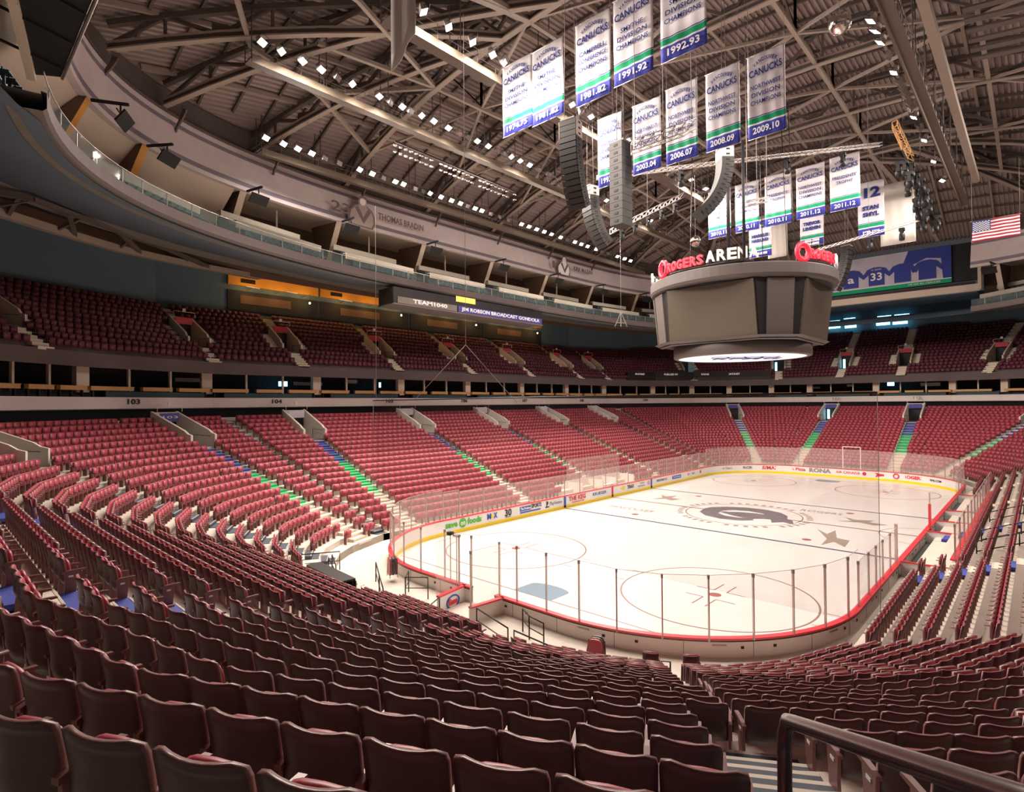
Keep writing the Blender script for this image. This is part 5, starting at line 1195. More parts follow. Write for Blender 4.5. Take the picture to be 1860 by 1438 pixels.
# large box girder and louvre bank at the upper right
bg = MB(); 
for i in range(14):
    x0, x1 = -6+i*4.3, -6+(i+1)*4.3; bg.beam((x0, -1.3, 31.3), (x1, -1.3, 31.3), 0.5, 0.6)
struct(bg.build('box_girder', M['steel']), 'wide brown girder beside the right-hand lighting catwalk')
lv = MB()
for i in range(7): lv.beam((24.5+i*1.35, -2.5, 33.2), (24.5+i*1.35, -13.0, 31.6), 0.55, 0.12)
lv.beam((24, -13, 31.8), (33.5, -13, 31.8), 0.3, 0.4); lv.beam((24, -7.5, 32.8), (33.5, -7.5, 32.8), 0.15, 0.2)
struct(lv.build('duct_louvres', M['steel_dark']), 'bank of long dark louvre blades under the roof at the right')
# ---------------------------------------------------------------- catwalks
def catwalk(x0, x1, y, z, label, side, cw=1.1):
    e = empty('catwalk', (x0, y, z), label=label, cat='catwalk'); ln = x1-x0
    MB().box((ln/2, 0, 0), (ln, cw, 0.12)).build('walkway', M['cat'], e); MB().box((ln/2, -side*cw/2, -0.12), (ln, 0.08, 0.5)).build('toe_board', M['toe'], e)
    g = MB()
    for h in (0.55, 1.05):
        for s in (-1, 1): g.tube([(0, s*(cw/2-0.03), h), (ln, s*(cw/2-0.03), h)], 0.022, 4)
    for i in range(int(ln/1.6)+1):
        for s in (-1, 1): g.tube([(i*1.6, s*(cw/2-0.03), 0), (i*1.6, s*(cw/2-0.03), 1.05)], 0.02, 4)
    g.build('railing', M['metal'], e)
    for i in range(int(ln/5)+1):
        zz = z_deck(min(max(x0+i*5, -8), 68), y)-0.5-z
        if zz > 0.3:
            for q_ in (-1, 1): MB().tube([(i*5, q_*(cw/2-0.05), 0), (i*5, q_*(cw/2-0.05), zz)], 0.04, 4).build('hanger', M['steel_dark'], e)
    return e
ZR = {38.2: 29.7, 28.9: 31.1, 19.1: 30.7, 0.9: 30.6, -12.3: 29.7}
catwalk(1.0, 60.0, 39.4, ZR[38.2], 'lighting catwalk close above the ring wall', 1)
catwalk(-3.5, 62.0, 30.1, ZR[28.9], 'lighting catwalk in the middle of the left roof slope', 1)
catwalk(0.0, 8.5, 20.3, ZR[19.1], 'short upper lighting catwalk at the near end of the ridge', 1); catwalk(13.5, 60.0, 20.3, ZR[19.1], 'upper lighting catwalk near the ridge', 1)
catwalk(4.0, 60.0, 0.0, ZR[0.9], 'lighting catwalk right of the banners', -1, cw=0.6)
catwalk(22.0, 60.0, -12.8, ZR[-12.3], 'lighting catwalk at the far right of the roof', -1)
# ---------------------------------------------------------------- flood lamps
def flood_proto(on_):
    r = empty('flood_lamp', (0, 0, 0))
    b = MB(); b.add([(-0.30, -0.12, 0.22), (0.30, -0.12, 0.22), (0.30, -0.12, -0.20), (-0.30, -0.12, -0.20), (-0.20, 0.30, 0.14), (0.20, 0.30, 0.14), (0.20, 0.30, -0.10), (-0.20, 0.30, -0.10)], [(0, 4, 5, 1), (1, 5, 6, 2), (2, 6, 7, 3), (3, 7, 4, 0), (4, 7, 6, 5)]); b.build('housing', M['metal'], r)
    MB().add([(-0.27, -0.125, 0.19), (0.27, -0.125, 0.19), (0.27, -0.125, -0.17), (-0.27, -0.125, -0.17)], [(0, 1, 2, 3)]).build('lens', M['flood_on'] if on_ else M['flood_off'], r)
    y = MB(); y.tube([(-0.33, 0.05, 0), (-0.33, 0.05, 0.42), (0.33, 0.05, 0.42), (0.33, 0.05, 0)], 0.02, 4); y.build('yoke', M['dark'], r); return r
FP = {True: None, False: None}
NL = 0
def flood(x, y, z, lit, side, label, grp, rr=random.Random(11)):
    """side = +1: lamp on the left half of the hall, pointing towards -Y and down"""
    global NL
    if FP[lit] is None: FP[lit] = flood_proto(lit); o = FP[lit]
    else: o = copy_tree(FP[lit]) if False else None
    if o is None:
        o = FP[lit].copy(); COL.objects.link(o)
        for ch in [c for c in FP[lit].children if c.type != 'LIGHT']: c = ch.copy(); COL.objects.link(c); c.parent = o
    o.location = (x, y, z); tgt = Vector((30.48+(x-30.48)*0.62+rr.uniform(-3, 3), 12.95+side*(-3.0)+rr.uniform(-4, 4), 0)); d = (tgt-Vector((x, y, z))).normalized()
    if not lit: d = (d+Vector((0, 0, 0.5))).normalized()
    # local -Y faces the target
    q = (-d).to_track_quat('Y', 'Z'); o.rotation_mode = 'QUATERNION'; o.rotation_quaternion = q
    tag(o, label, 'flood lamp', grp)
    if lit:
        NL += 1
        ld = bpy.data.lights.new('lamp_beam', 'SPOT'); ld.energy = LAMP_W; ld.color = LAMP_COL; ld.spot_size = math.radians(158); ld.spot_blend = 0.7; ld.shadow_soft_size = 0.25
        l_ = bpy.data.objects.new('lamp_beam', ld); COL.objects.link(l_); l_.parent = o; l_.location = (0, -0.22, 0); l_.rotation_mode = 'QUATERNION'; l_.rotation_quaternion = Vector((0, 1, 0)).to_track_quat('Z', 'X')
LAMP_W = FLOOD_W
lit1 = [1.0, 2.4, 3.6, 4.8, 9.3, 10.6, 13.1, 14.0, 17.2, 18.6, 20.0, 21.2, 23.3, 24.3, 30.7, 32.0, 33.4, 34.8, 36.2, 38.0, 41.0, 42.4, 43.8, 45.8, 51.1, 53.0, 54.6]
lit2 = [-3.2, -2.0, -0.6, 0.7, 3.0, 5.2, 7.2, 9.0, 10.2, 11.7, 14.9, 16.2, 19.1, 20.3, 21.6, 34.4, 36.0, 44.0]
lit4 = [1.6, 3.4, 5.3, 7.0, 15.2, 17.6, 18.9, 22.9, 34.5, 37.8]
lit3 = [18.6, 19.8, 21.2, 25.4, 33.3, 38.4, 44, 50]
lit6 = [41.8, 42.9, 30, 36, 48, 54]
for row, y, lst, side, allx in ((1, 38.2, lit1, 1, [6.0, 7.3, 11.8, 15.4, 16.3, 22.2, 25.6, 27.0, 28.4, 39.4, 47.2, 48.6]), (2, 28.9, lit2, 1, [1.9, 6.2, 8.0, 12.9, 13.8, 17.4, 18.2, 23.0, 24.5]), (4, 19.1, lit4, 1, [8.0, 14.0, 16.4]), (3, 0.9, lit3, -1, [23.0, 27.0, 28.2, 29.1, 30.4, 31.5, 35.6]), (6, -12.3, lit6, -1, [33, 39, 45])):
    nm = {1: 'on the catwalk above the ring wall', 2: 'on the middle catwalk of the left roof slope', 4: 'on the upper catwalk near the ridge', 3: 'on the catwalk right of the banners', 6: 'on the far right catwalk'}[row]
    for x in sorted(lst): flood(x, y, ZR[y]+(0.75 if row != 3 else 0.1), True, side, 'glowing white flood lamp '+nm, 'lit flood lamps '+nm)
    for x in allx: flood(x, y, ZR[y]+(0.65 if row != 3 else 0.0), False, side, 'unlit silver flood lamp '+nm, 'unlit flood lamps '+nm)
# strip of small reflectors below the middle catwalk
rf = MB(); p0 = on(718, 262, 2, 30.9); p1 = on(935, 352, 2, 30.9)
for r_ in range(2):
    for i in range(28):
        if i % 9 == 8: continue
        p = p0+(p1-p0)*(i/27.0)+np.array([0, -0.0, -0.55*r_]); rf.lathe([(0.0, 0.05), (0.16, 0.0), (0.17, -0.08), (0.12, -0.08), (0.10, -0.02), (0, 0.0)], p, 8)
tag(rf.build('reflector_strip', M['flood_off']), 'double row of small round reflectors along a roof purlin', 'reflectors', kind='stuff')
b_ = MB(); b_.beam(p0+np.array([0, 0.1, 0.3]), p1+np.array([0, 0.1, 0.3]), 0.1, 0.15); struct(b_.build('reflector_rail', M['steel_dark']), 'rail carrying the small reflectors')
# ================================================================ scoreboard
SC_ = (30.48, 12.95)
sb_ = empty('scoreboard', (SC_[0], SC_[1], 13.2), label='huge grey octagonal scoreboard hanging over centre ice', cat='scoreboard')
R0 = MB().lathe([(6.9, 5.42), (7.25, 5.5), (7.36, 5.7), (7.36, 6.42), (7.25, 6.52), (6.8, 6.56), (0, 6.56)], (0, 0, 0), 72, smooth=False); R0.build('top_ring', M['score'], sb_)
MB().lathe([(6.95, 5.42), (5.5, 5.3), (0.0, 5.3)], (0, 0, 0), 72).build('ring_underside', M['score_gap'], sb_)
bz0, bz1 = 1.25, 5.35      # screen bottoms and tops
def face_pts(ang, dist0, dist1, half0, half1):
    c, s = math.cos(ang), math.sin(ang); n_ = np.array([c, s]); t = np.array([-s, c])
    return [(*(n_*dist0-t*half0), bz0), (*(n_*dist0+t*half0), bz0), (*(n_*dist1+t*half1), bz1), (*(n_*dist1-t*half1), bz1)], n_
core = MB()
def octo(r_, cut, z): return [(r_, -cut, z), (r_, cut, z), (cut, r_, z), (-cut, r_, z), (-r_, cut, z), (-r_, -cut, z), (-cut, -r_, z), (cut, -r_, z)]
lo_, hi_ = octo(5.65, 3.6, bz0-0.25), octo(6.12, 3.55, bz1+0.1)
core.add(lo_+hi_, [(i, (i+1) % 8, 8+(i+1) % 8, 8+i) for i in range(8)]+[tuple(range(8))[::-1]]); core.build('body', M['score_gap'], sb_)
for i in range(4):
    a = i*math.pi/2; q, n_ = face_pts(a, 5.80, 6.30, 3.50, 3.42)
    m1 = MB(); th = np.array([*n_, 0])*-0.3; m1.add(q+[tuple(np.array(p)+th) for p in q], [(0, 1, 2, 3), (4, 7, 6, 5), (0, 4, 5, 1), (1, 5, 6, 2), (2, 6, 7, 3), (3, 7, 4, 0)]); m1.build('video_screen', M['screen'], sb_)
    a2 = a+math.pi/4; q, n_ = face_pts(a2, 6.66, 7.0, 0.98, 1.0) ; m1 = MB(); th = np.array([*n_, 0])*-0.3
    m1.add(q+[tuple(np.array(p)+th) for p in q], [(0, 1, 2, 3), (4, 7, 6, 5), (0, 4, 5, 1), (1, 5, 6, 2), (2, 6, 7, 3), (3, 7, 4, 0)]); m1.build('corner_panel', M['score'], sb_)
# lip under the screens, then the lower ring with its lit disc
lp = octo(5.95, 3.8, bz0-0.02); l2 = octo(5.45, 3.4, bz0-0.32)
m1 = MB(); m1.add(lp+l2, [(i, 8+i, 8+(i+1) % 8, (i+1) % 8) for i in range(8)]+[tuple(range(8))]); m1.build('lower_lip', M['score'], sb_)
MB().lathe([(5.2, 1.1), (5.45, 0.95), (5.45, 0.10), (5.35, 0.02), (5.05, 0.0)], (0, 0, 0), 72).build('lower_ring', M['score'], sb_)
MB().lathe([(5.06, 0.03), (0.0, 0.03)], (0, 0, 0), 72).build('light_disc', M['disc'], sb_)
vd = Vector((CX-SC_[0], CY-SC_[1], 0)).normalized(); rd = (-vd.y, vd.x, 0); rdn = Vector((vd.y, -vd.x, 0))*-1
upd = Vector((-0.80, -0.60, 0)).normalized(); xd_ = Vector((0, 0, 1)).cross(upd)   # reads from below
xd_ = Vector((upd.y, -upd.x, 0)) * -1
text('KPMG', 'disc_lettering', 2.2, (SC_[0]+0.9*0.6, SC_[1]-0.3, 13.2-0.02), tuple(Vector((-upd.y, upd.x, 0))), tuple(upd), M['navy'], sb_, width=5.4, extrude=0.012, bold=0.03)
bxs = MB()
for i in range(4):
    c = Vector((SC_[0]-SC_[0], 0, 0)); r_ = Vector((-upd.y, upd.x, 0)); p = r_*(-1.9+i*1.35)+upd*0.9
    for (a_, b_) in (((-0.6, -0.5), (0.6, -0.5)), ((0.6, -0.5), (0.6, 0.6)), ((0.6, 0.6), (-0.6, 0.6)), ((-0.6, 0.6), (-0.6, -0.5))):
        A = p+r_*a_[0]+upd*a_[1]; B = p+r_*b_[0]+upd*b_[1]; bxs.beam((A.x, A.y, 0.01), (B.x, B.y, 0.01), 0.04, 0.03)
bxs.build('disc_outline', M['navy'], sb_)
# roof-top lettering, on curved letter rails
def arc_word(s, a_mid, r_, z, size, m_, w_each, bold=0.04):
    n_ = len(s)
    for i, ch in enumerate(s):
        a = a_mid+(i-(n_-1)/2)*w_each/r_; nn = np.array([math.cos(a), math.sin(a)])
        text(ch, 'roof_letter', size, (SC_[0]+nn[0]*r_, SC_[1]+nn[1]*r_, z), (-nn[1], nn[0], 0), (0, 0, 1), m_, sb_, width=w_each*0.86, extrude=0.09, bold=bold)
for q in range(4):
    base = math.radians(148+90*q)
    arc_word('ROGERS', base+math.radians(18.5), 7.2, 20.32, 1.0, M['letter_red'], 0.60, 0.035); arc_word('ARENA', base+math.radians(49), 7.2, 20.42, 1.15, M['letter_white'], 0.76, 0.03)
    a = base; nn = np.array([math.cos(a), math.sin(a)]); cc = np.array([nn[0]*7.2, nn[1]*7.2, 7.2]); tt = np.array([-nn[1], nn[0], 0]); N3 = np.array([*nn, 0.0])
    lg_ = MB(); Rr = []; 
    for i in range(28):
        t = i*2*math.pi/28; Rr.append(cc+tt*0.50*math.cos(t)+np.array([0, 0, 0.60*math.sin(t)]))
    lg_.tube(Rr, 0.19, 6, closed=True)
    for t in (0.8, 2.4, 4.0, 5.5):
        p = cc+tt*0.42*math.cos(t)+np.array([0, 0, 0.5*math.sin(t)]); lg_.beam(p, p-tt*0.28*math.sin(t+0.6)+np.array([0, 0, 0.28*math.cos(t+0.6)]), 0.2, 0.12)
    lg_.build('roof_emblem', M['letter_red'], sb_)
    rl_ = MB(); pts = [(math.cos(base+math.radians(d))*7.1, math.sin(base+math.radians(d))*7.1, 6.64) for d in range(-4, 66, 5)]
    rl_.tube(pts, 0.09, 5)
    for p in pts[::2]: rl_.box((p[0]*0.985, p[1]*0.985, 7.0), (0.08, 0.08, 0.8))
    rl_.build('letter_rail', M['score_gap'], sb_)
rg = MB()
for (x, y) in ((3, 3), (3, -3), (-3, 3), (-3, -3), (0, 4.5), (0, -4.5)): rg.tube([(x, y, 6.6), (x*0.9, y*0.9, 20.5)], 0.03, 5)
rg.tube([(-1.2, 0.4, 6.6), (-1.2, 0.4, 22.0)], 0.16, 8); rg.build('hanging_cable', M['dark'], sb_)
tp = MB(); tp.lathe([(1.6, 0.0), (1.6, 0.9), (0.6, 1.1), (0, 1.1)], (1.5, -3.5, 6.6), 16); tp.box((-3.5, 1.5, 7.0), (1.4, 1.4, 0.8)); tp.box((2.8, 3.0, 6.9), (1.0, 1.0, 0.6)); tp.build('winch_box', M['dark'], sb_)
# ================================================================ banners
def banner(X, yl, wd, z0, hgt, lines, date, label, plain=False, number=None, top='CANUCKS', back=False, pole=True):
    """cloth hung square across the rink length: faces -X, yl = its left edge (larger Y)"""
    e = empty('championship_banner' if not plain else 'plain_banner', (X, yl-wd/2, z0), label=label, cat='banner', group=None)
    nxw, nzw = 14, 12; mb = MB(); zs = [0, 0.16, 0.175, 0.18, 0.245, 0.25, 0.262, 0.268]+[0.268+(1-0.268)*i/8 for i in range(1, 9)]
    ph = random.random()*6
    def P(u, v): 
        y = wd*(0.5-u); dx = 0.03*math.sin(u*19+ph+2*v)*(1-v*0.6)+0.02*math.sin(7*v+u*5+ph); return (dx, y, v*hgt)
    for v in zs:
        for i in range(nxw+1): mb.v.append(P(i/nxw, v))
    mi_for = [2, 0, 0, 1, 0, 3, 0] if not plain else [0]*7
    mi_for = ([2, 0, 0, 1, 0, 3, 0]+[0]*20) if not plain else [0]*30
    for j in range(len(zs)-1):
        for i in range(nxw):
            a = j*(nxw+1)+i; mb.f.append([a, a+1, a+nxw+2, a+nxw+1]); mb.m.append(mi_for[j]); mb.sm.append(True)
    c = mb.build('cloth', [M['cloth'] if not plain else M['cloth_plain'], M['green'], M['bblue'], M['navy']], e)
    sol = c.modifiers.new('thickness', 'SOLIDIFY'); sol.thickness = 0.012
    MB().tube([(0, wd/2+0.05, hgt), (0, -wd/2-0.05, hgt)], 0.03, 6).build('top_rod', M['alu'], e); MB().tube([(0, wd/2, 0), (0, -wd/2, 0)], 0.025, 6).build('bottom_rod', M['alu'], e)
    if pole:
        cb = MB(); zt = z_deck(X, yl-wd/2)-0.5-z0
        for s in (-1, 1): cb.tube([(0, s*wd*0.48, hgt), (0, s*wd*0.48, max(zt, hgt+0.5))], 0.012, 4)
        cb.build('cable', M['rope'], e)
    def tx(s, z, size, w_, m_='navy', bold=0.02, dy=0.0, sh=0.0): text(s, 'banner_lettering', size, (-0.11, dy, z*hgt), (0, -1, 0), (0, 0, 1), M[m_], e, width=w_*wd, extrude=0.006, bold=bold, shear=sh, local=True)
    if not plain:
        if number:
            tx(number, 0.79, hgt*0.24, 0.62, bold=0.06); 
            for i, l_ in enumerate(lines): tx(l_, 0.52-0.115*i, hgt*0.10, 0.62 if len(l_) < 6 else 0.74, bold=0.03)
            for i, d_ in enumerate(date): tx(d_, 0.115-0.075*i if len(date) > 1 else 0.08, hgt*0.07, 0.62, 'white', 0.03)
        else:
            n_ = 'VANCOUVER'
            for i, ch in enumerate(n_):
                t = (i-4)/4.0; ang = -t*0.42; zz = 0.865+0.045*(1-t*t); y = -t*wd*0.28
                xd = (0, -math.cos(ang), math.sin(ang)); yd = (0, math.sin(ang), math.cos(ang))
                text(ch, 'banner_lettering', hgt*0.062, (-0.11, y, zz*hgt), xd, yd, M['navy'], e, width=wd*0.062, extrude=0.006, bold=0.006, local=True)
            # the team word rises to the right
            text('CANUCKS', 'banner_lettering', hgt*0.115, (-0.11, 0, 0.775*hgt), (0, -1, 0.06), (0, 0.0, 1), M['navy'], e, width=wd*0.88, extrude=0.006, bold=0.012, local=True)
            for i, l_ in enumerate(lines): tx(l_, 0.60-0.092*i, hgt*0.075, min(0.11*len(l_)*0.85, 0.80), bold=0.004)
            if date: tx(date, 0.08, hgt*0.105, 0.70, 'white', 0.012)
    return e
def place_banner(X, pxl, pxr, pyb, **kw):
    a = on(pxl, pyb, 0, X); b = on(pxr, pyb, 0, X); wd = a[1]-b[1]; z0 = a[2]; return dict(X=X, yl=a[1], wd=wd, z0=z0, **kw)
SM = ['SMYTHE', 'DIVISION', 'CHAMPIONS']; NW = ['NORTHWEST', 'DIVISION', 'CHAMPIONS']; WC = ['WESTERN', 'CONFERENCE', 'CHAMPIONS']
XA, XB, XC = 10.5, 16.3, 39.5
for kw in (
    place_banner(XA, 914, 967, 251, hgt=4.9, lines=SM, date='1974.75', label='hanging banner dated 1974.75, leftmost of the front row'),
    place_banner(XA, 967, 1024, 231, hgt=4.95, lines=SM, date='1981.82', label='hanging Smythe Division banner dated 1981.82, beside the one dated 1974.75'),
    place_banner(XA, 1047, 1111, 196, hgt=5.1, lines=['CAMPBELL', 'CONFERENCE', 'CHAMPIONS'], date='1981.82', label='hanging banner reading CAMPBELL CONFERENCE CHAMPIONS'),
    place_banner(XA, 1115, 1187, 160, hgt=5.1, lines=SM, date='1991.92', label='hanging banner dated 1991.92 at the top of the picture'),
    place_banner(XA, 1201, 1285, 117, hgt=5.1, lines=SM, date='1992.93', label='hanging banner dated 1992.93, cropped by the top edge'),
    place_banner(XB, 1087, 1131, 343, hgt=5.0, lines=WC, date='1993.94', label='hanging banner half hidden behind the straight speaker column'),
    place_banner(XB, 1150, 1201, 320, hgt=4.8, lines=NW, date='2003.04', label='hanging banner dated 2003.04 behind the lighting truss'),
    place_banner(XB, 1211, 1268, 301, hgt=5.0, lines=NW, date='2006.07', label='hanging banner dated 2006.07'),
    place_banner(XB, 1283, 1345, 278, hgt=4.9, lines=NW, date='2008.09', label='hanging banner dated 2008.09 above the curved speaker array'),
    place_banner(XB, 1359, 1428, 256, hgt=4.95, lines=NW, date='2009.10', label='hanging banner dated 2009.10, rightmost of its row'),
    place_banner(XC, 1287, 1328, 435, hgt=4.9, lines=NW, date='2010.11', label='hanging banner partly hidden by the lower end of the curved speaker array'),
    place_banner(XC, 1336, 1379, 424, hgt=4.85, lines=WC, date='2010.11', label='hanging Western Conference banner above the scoreboard, behind a dark pole'),
    place_banner(XC, 1390, 1438, 413, hgt=4.9, lines=["PRESIDENTS'", 'TROPHY'], date='2010.11', label="hanging PRESIDENTS' TROPHY banner, the lower left one of the two"),
    place_banner(XC, 1447, 1499, 400, hgt=4.85, lines=NW, date='2011.12', label='hanging Northwest Division banner dated 2011.12, above the retired TREVOR banner'),
    place_banner(XC, 1508, 1563, 386, hgt=4.9, lines=["PRESIDENTS'", 'TROPHY'], date='2011.12', label="hanging PRESIDENTS' TROPHY banner, the higher right one beside number 12"),
    place_banner(48.5, 1559, 1607, 434, hgt=5.6, lines=['STAN', 'SMYL'], date=['1978-1991'], number='12', label='white banner with a big number 12'),
    place_banner(48.5, 1454, 1497, 450, hgt=4.6, lines=['TREVOR', 'LINDEN'], date=['1988-1998', '2001-2008'], number='16', label='white retired number banner with two rows of years'),
    place_banner(48.5, 1361, 1402, 470, hgt=4.6, lines=['MARKUS', 'NASLUND'], date=['1996-2008'], number='19', label='white retired number banner just above the ARENA letters'),
): banner(**kw)
for kw in (place_banner(52.0, 1600, 1664, 448, hgt=6.4, lines=[], date='', label='plain cream banner right of the number 12 banner', plain=True), place_banner(52.0, 1395, 1431, 470, hgt=5.6, lines=[], date='', label='plain cream banner behind the retired number banners', plain=True)): banner(**kw)
# white hanging sheet at the top, seen nearly from behind
e = empty('hanging_sheet', (1.9, 17.2, 25.3), 0, label='blank white hanging sheet turned edge-on near the top of the picture', cat='sheet')
a = on(712, 128, 2, 24.2); b = on(755, 62, 2, 25.0)
d_ = at(712, 128, 24.0); d2 = at(755, 60, 22.5); e.location = tuple(d_)
v = d2-d_
m1 = MB(); 
for v_ in range(9):
    for u in range(7): m1.v.append((v[0]*u/6+0.06*math.sin(u), v[1]*u/6+0.06*math.cos(u*1.3), v[2]*(u/6)**1.3*1.0+(5.6-v[2]*0.4*(u/6))*v_/8.0))
for j in range(8):
    for i in range(6): m1.f.append([j*7+i, j*7+i+1, j*7+i+8, j*7+i+7]); m1.m.append(0); m1.sm.append(True)
s_ = m1.build('cloth', M['cloth_plain'], e); s_.modifiers.new('t', 'SOLIDIFY').thickness = 0.015
cb = MB(); cb.tube([(0, 0, 5.6), (0, 0, 9.5)], 0.012, 4); cb.tube([(v[0], v[1], 5.8), (v[0], v[1], 9.5)], 0.012, 4); cb.build('cable', M['rope'], e)
# flag
fx = 50.0; pa = on(1766, 440, 0, fx); pb = on(1853, 415, 0, fx); wdf = pa[1]-pb[1]; hf = wdf*0.57
fe_ = empty('flag', (fx, pa[1], pa[2]), label='striped flag with a blue starred corner hanging at the far right', cat='flag')
fm = MB(); nn_ = 16
for j in range(14):
    for i in range(nn_+1): fm.v.append((0.05*math.sin(i*0.9+j*0.2), -wdf*i/nn_, hf*j/13))
for j in range(13):
    for i in range(nn_): fm.f.append([j*(nn_+1)+i, j*(nn_+1)+i+1, (j+1)*(nn_+1)+i+1, (j+1)*(nn_+1)+i]); fm.m.append(0 if j % 2 == 0 else 1); fm.sm.append(True)
f_ = fm.build('stripes', [M['flag_red'], M['cloth']], fe_); f_.modifiers.new('t', 'SOLIDIFY').thickness = 0.015
MB().box((-0.08, -wdf*0.2, hf*0.73), (0.02, wdf*0.4, hf*0.54)).build('canton', M['flag_blue'], fe_)
st = MB()
for j in range(9):
    for i in range(6 if j % 2 == 0 else 5):
        cy_, cz_ = -wdf*(0.035+0.066*i+(0.033 if j % 2 else 0)), hf*(0.50+0.052*j)
        pts = [(-0.095, cy_+0.085*(1 if k_ % 2 == 0 else 0.42)*math.sin(k_*math.pi/5), cz_+0.085*(1 if k_ % 2 == 0 else 0.42)*math.cos(k_*math.pi/5)) for k_ in range(10)]; st.add(pts, [list(range(10))])
st.build('stars', M['white'], fe_)
cb = MB(); cb.tube([(0, 0, hf), (0, 0, hf+5)], 0.015, 4); cb.tube([(0, -wdf, hf), (0, -wdf, hf+5)], 0.015, 4); cb.tube([(0, 0.1, hf), (0, -wdf-0.1, hf)], 0.03, 5); cb.build('hoist', M['rope'], fe_)
# ================================================================ line arrays
def line_array(px, py, depth, n_, bw, bh, bd, yaw, curve, label, light_top=0, flip=1, start=0.0, front='speaker', side='speaker_side'):
    o = at(px, py, depth); e = empty('line_array', tuple(o), yaw, label=label, cat='speaker array')
    ang = start; x = 0.0; z = 0.0
    for i in range(n_):
        ca, sa = math.cos(ang), math.sin(ang); X = np.array([ca, 0, sa*-1.0*flip]); Z = np.array([sa*flip, 0, ca])
        c = np.array([x, 0, z])-Z*bh/2
        m1 = MB().box(c, (bd, bw, bh*0.96), X=X, Y=np.array([0, 1.0, 0]), Z=Z, mi=0); m1.build('cabinet', M['speaker_light'] if i < light_top else M[side], e)
        MB().box(c+X*(bd/2+0.012), (0.03, bw*0.94, bh*0.88), X=X, Y=np.array([0, 1.0, 0]), Z=Z).build('grille', M[front], e)
        for s in (-1, 1): MB().box(c+np.array([0, s*(bw/2+0.005), 0]), (bd*0.30, 0.03, bh*0.30), X=X, Y=np.array([0, 1.0, 0]), Z=Z).build('side_handle', M['black'], e)
        x -= Z[0]*bh; z -= Z[2]*bh; ang += curve if i >= light_top else 0
    cb = MB(); zt = z_deck(o[0], o[1])-o[2]-0.5
    for s in (-1, 1): cb.tube([(0.0, s*bw*0.35, 0), (0, s*bw*0.2, max(zt, 2))], 0.02, 4)
    cb.box((0, 0, 0.06), (bd*1.1, bw*0.8, 0.1)); cb.build('rigging', M['rope'], e); return e
vy = lambda px: math.atan2(*(lambda d: (d[1], d[0]))(ray(px, 700)[1][:2]))
line_array(1036, 222, 33.0, 15, 1.15, 0.33, 0.75, vy(1036)+math.radians(152), 0.052, 'tall curved speaker array with a pale top, left of the banners', light_top=3, flip=1)
line_array(1072, 342, 44.0, 13, 1.25, 0.36, 0.8, vy(1072)+math.radians(125), 0.075, 'curved grey speaker array hanging behind the pale-topped one', light_top=2, flip=1, front='speaker_side')
line_array(1127, 262, 36.0, 11, 1.1, 0.48, 0.95, vy(1127)+math.radians(55), 0.0, 'straight grey column of loudspeakers between the banners', flip=1, front='speaker_side', side='speaker_side')
line_array(1316, 272, 38.0, 15, 1.15, 0.34, 0.8, vy(1316)+math.radians(-68), 0.075, 'curved dark speaker array above the scoreboard', flip=1, light_top=2)
line_array(1538, 448, 62.0, 10, 1.2, 0.48, 0.8, vy(1538)+math.radians(-110), 0.06, 'far dark speaker array right of the scoreboard', flip=1)
# ================================================================ lighting trusses with moving-head lamps
def mover(p, label, s=1.0, grp='moving-head lamps on the hanging trusses'):
    e = empty('moving_head_lamp', tuple(p), label=label, cat='stage lamp', group=grp)
    MB().box((0, 0, -0.12*s), (0.36*s, 0.36*s, 0.2*s)).build('base', M['black'], e)
    y = MB(); y.box((0.24*s, 0, -0.42*s), (0.07*s, 0.18*s, 0.5*s)); y.box((-0.24*s, 0, -0.42*s), (0.07*s, 0.18*s, 0.5*s)); y.build('yoke', M['black'], e)
    MB().lathe([(0.0, 0.25*s), (0.17*s, 0.2*s), (0.2*s, -0.05*s), (0.17*s, -0.32*s), (0.0, -0.34*s)], (0, 0, -0.62*s), 12).build('head', M['dark'], e); return e
def htruss(a, b, label, w_=0.42, zt=None):
    a = np.array(a); b = np.array(b); e = empty('lighting_truss', tuple(a), label=label, cat='truss')
    t = truss((0, 0, 0), b-a, w_, w_, 0.03, 0.6, 'truss_frame', M['alu'], e)
    cb = MB()
    for f in (0.05, 0.5, 0.95):
        p = (b-a)*f; zz = z_deck(*(a+(b-a)*f)[:2])-0.5; cb.tube([p, (p[0], p[1], zz-a[2])], 0.02, 4)
    cb.build('cable', M['rope'], e); return a, b
ta = htruss(at(1085, 322, 42), at(1600, 262, 47), 'long thin lighting truss crossing in front of the banners', 0.25)
for i, px in enumerate((1118, 1237, 1430, 1531)): mover(at(px, (322-(px-1085)*60/515.0)+8, 42+(px-1085)*5/515.0), 'dark moving-head lamp under the long thin truss, %s from the left' % ordn(i+1), 1.2)
tb_ = htruss(at(1148, 268, 31), at(1262, 228, 31), 'black lattice truss in front of the 2003 banner', 0.55)
tc_ = htruss(at(1487, 453, 55), at(1668, 400, 56), 'thin truss rising right of the scoreboard', 0.22)
for i, (px, py) in enumerate(((1580, 430), (1638, 412), (1500, 450))): mover(at(px, py+2, 55.5), 'moving-head lamp under the thin truss, %s' % ('nearest the number 12 banner', 'before the plain cream banner', 'near the scoreboard letters')[i], 1.3)
td_ = htruss(at(1110, 420, 46), at(1240, 355, 48), 'short lighting truss left of the scoreboard top', 0.4)
for i in range(5): mover(at(1130+i*24, 418-i*12, 46.5), 'small moving-head lamp on the short left truss, %s along' % ordn(i+1), 0.9)
te_ = htruss(at(1395, 362, 40), at(1355, 370, 40), 'small dark cross truss by the pole', 0.3)
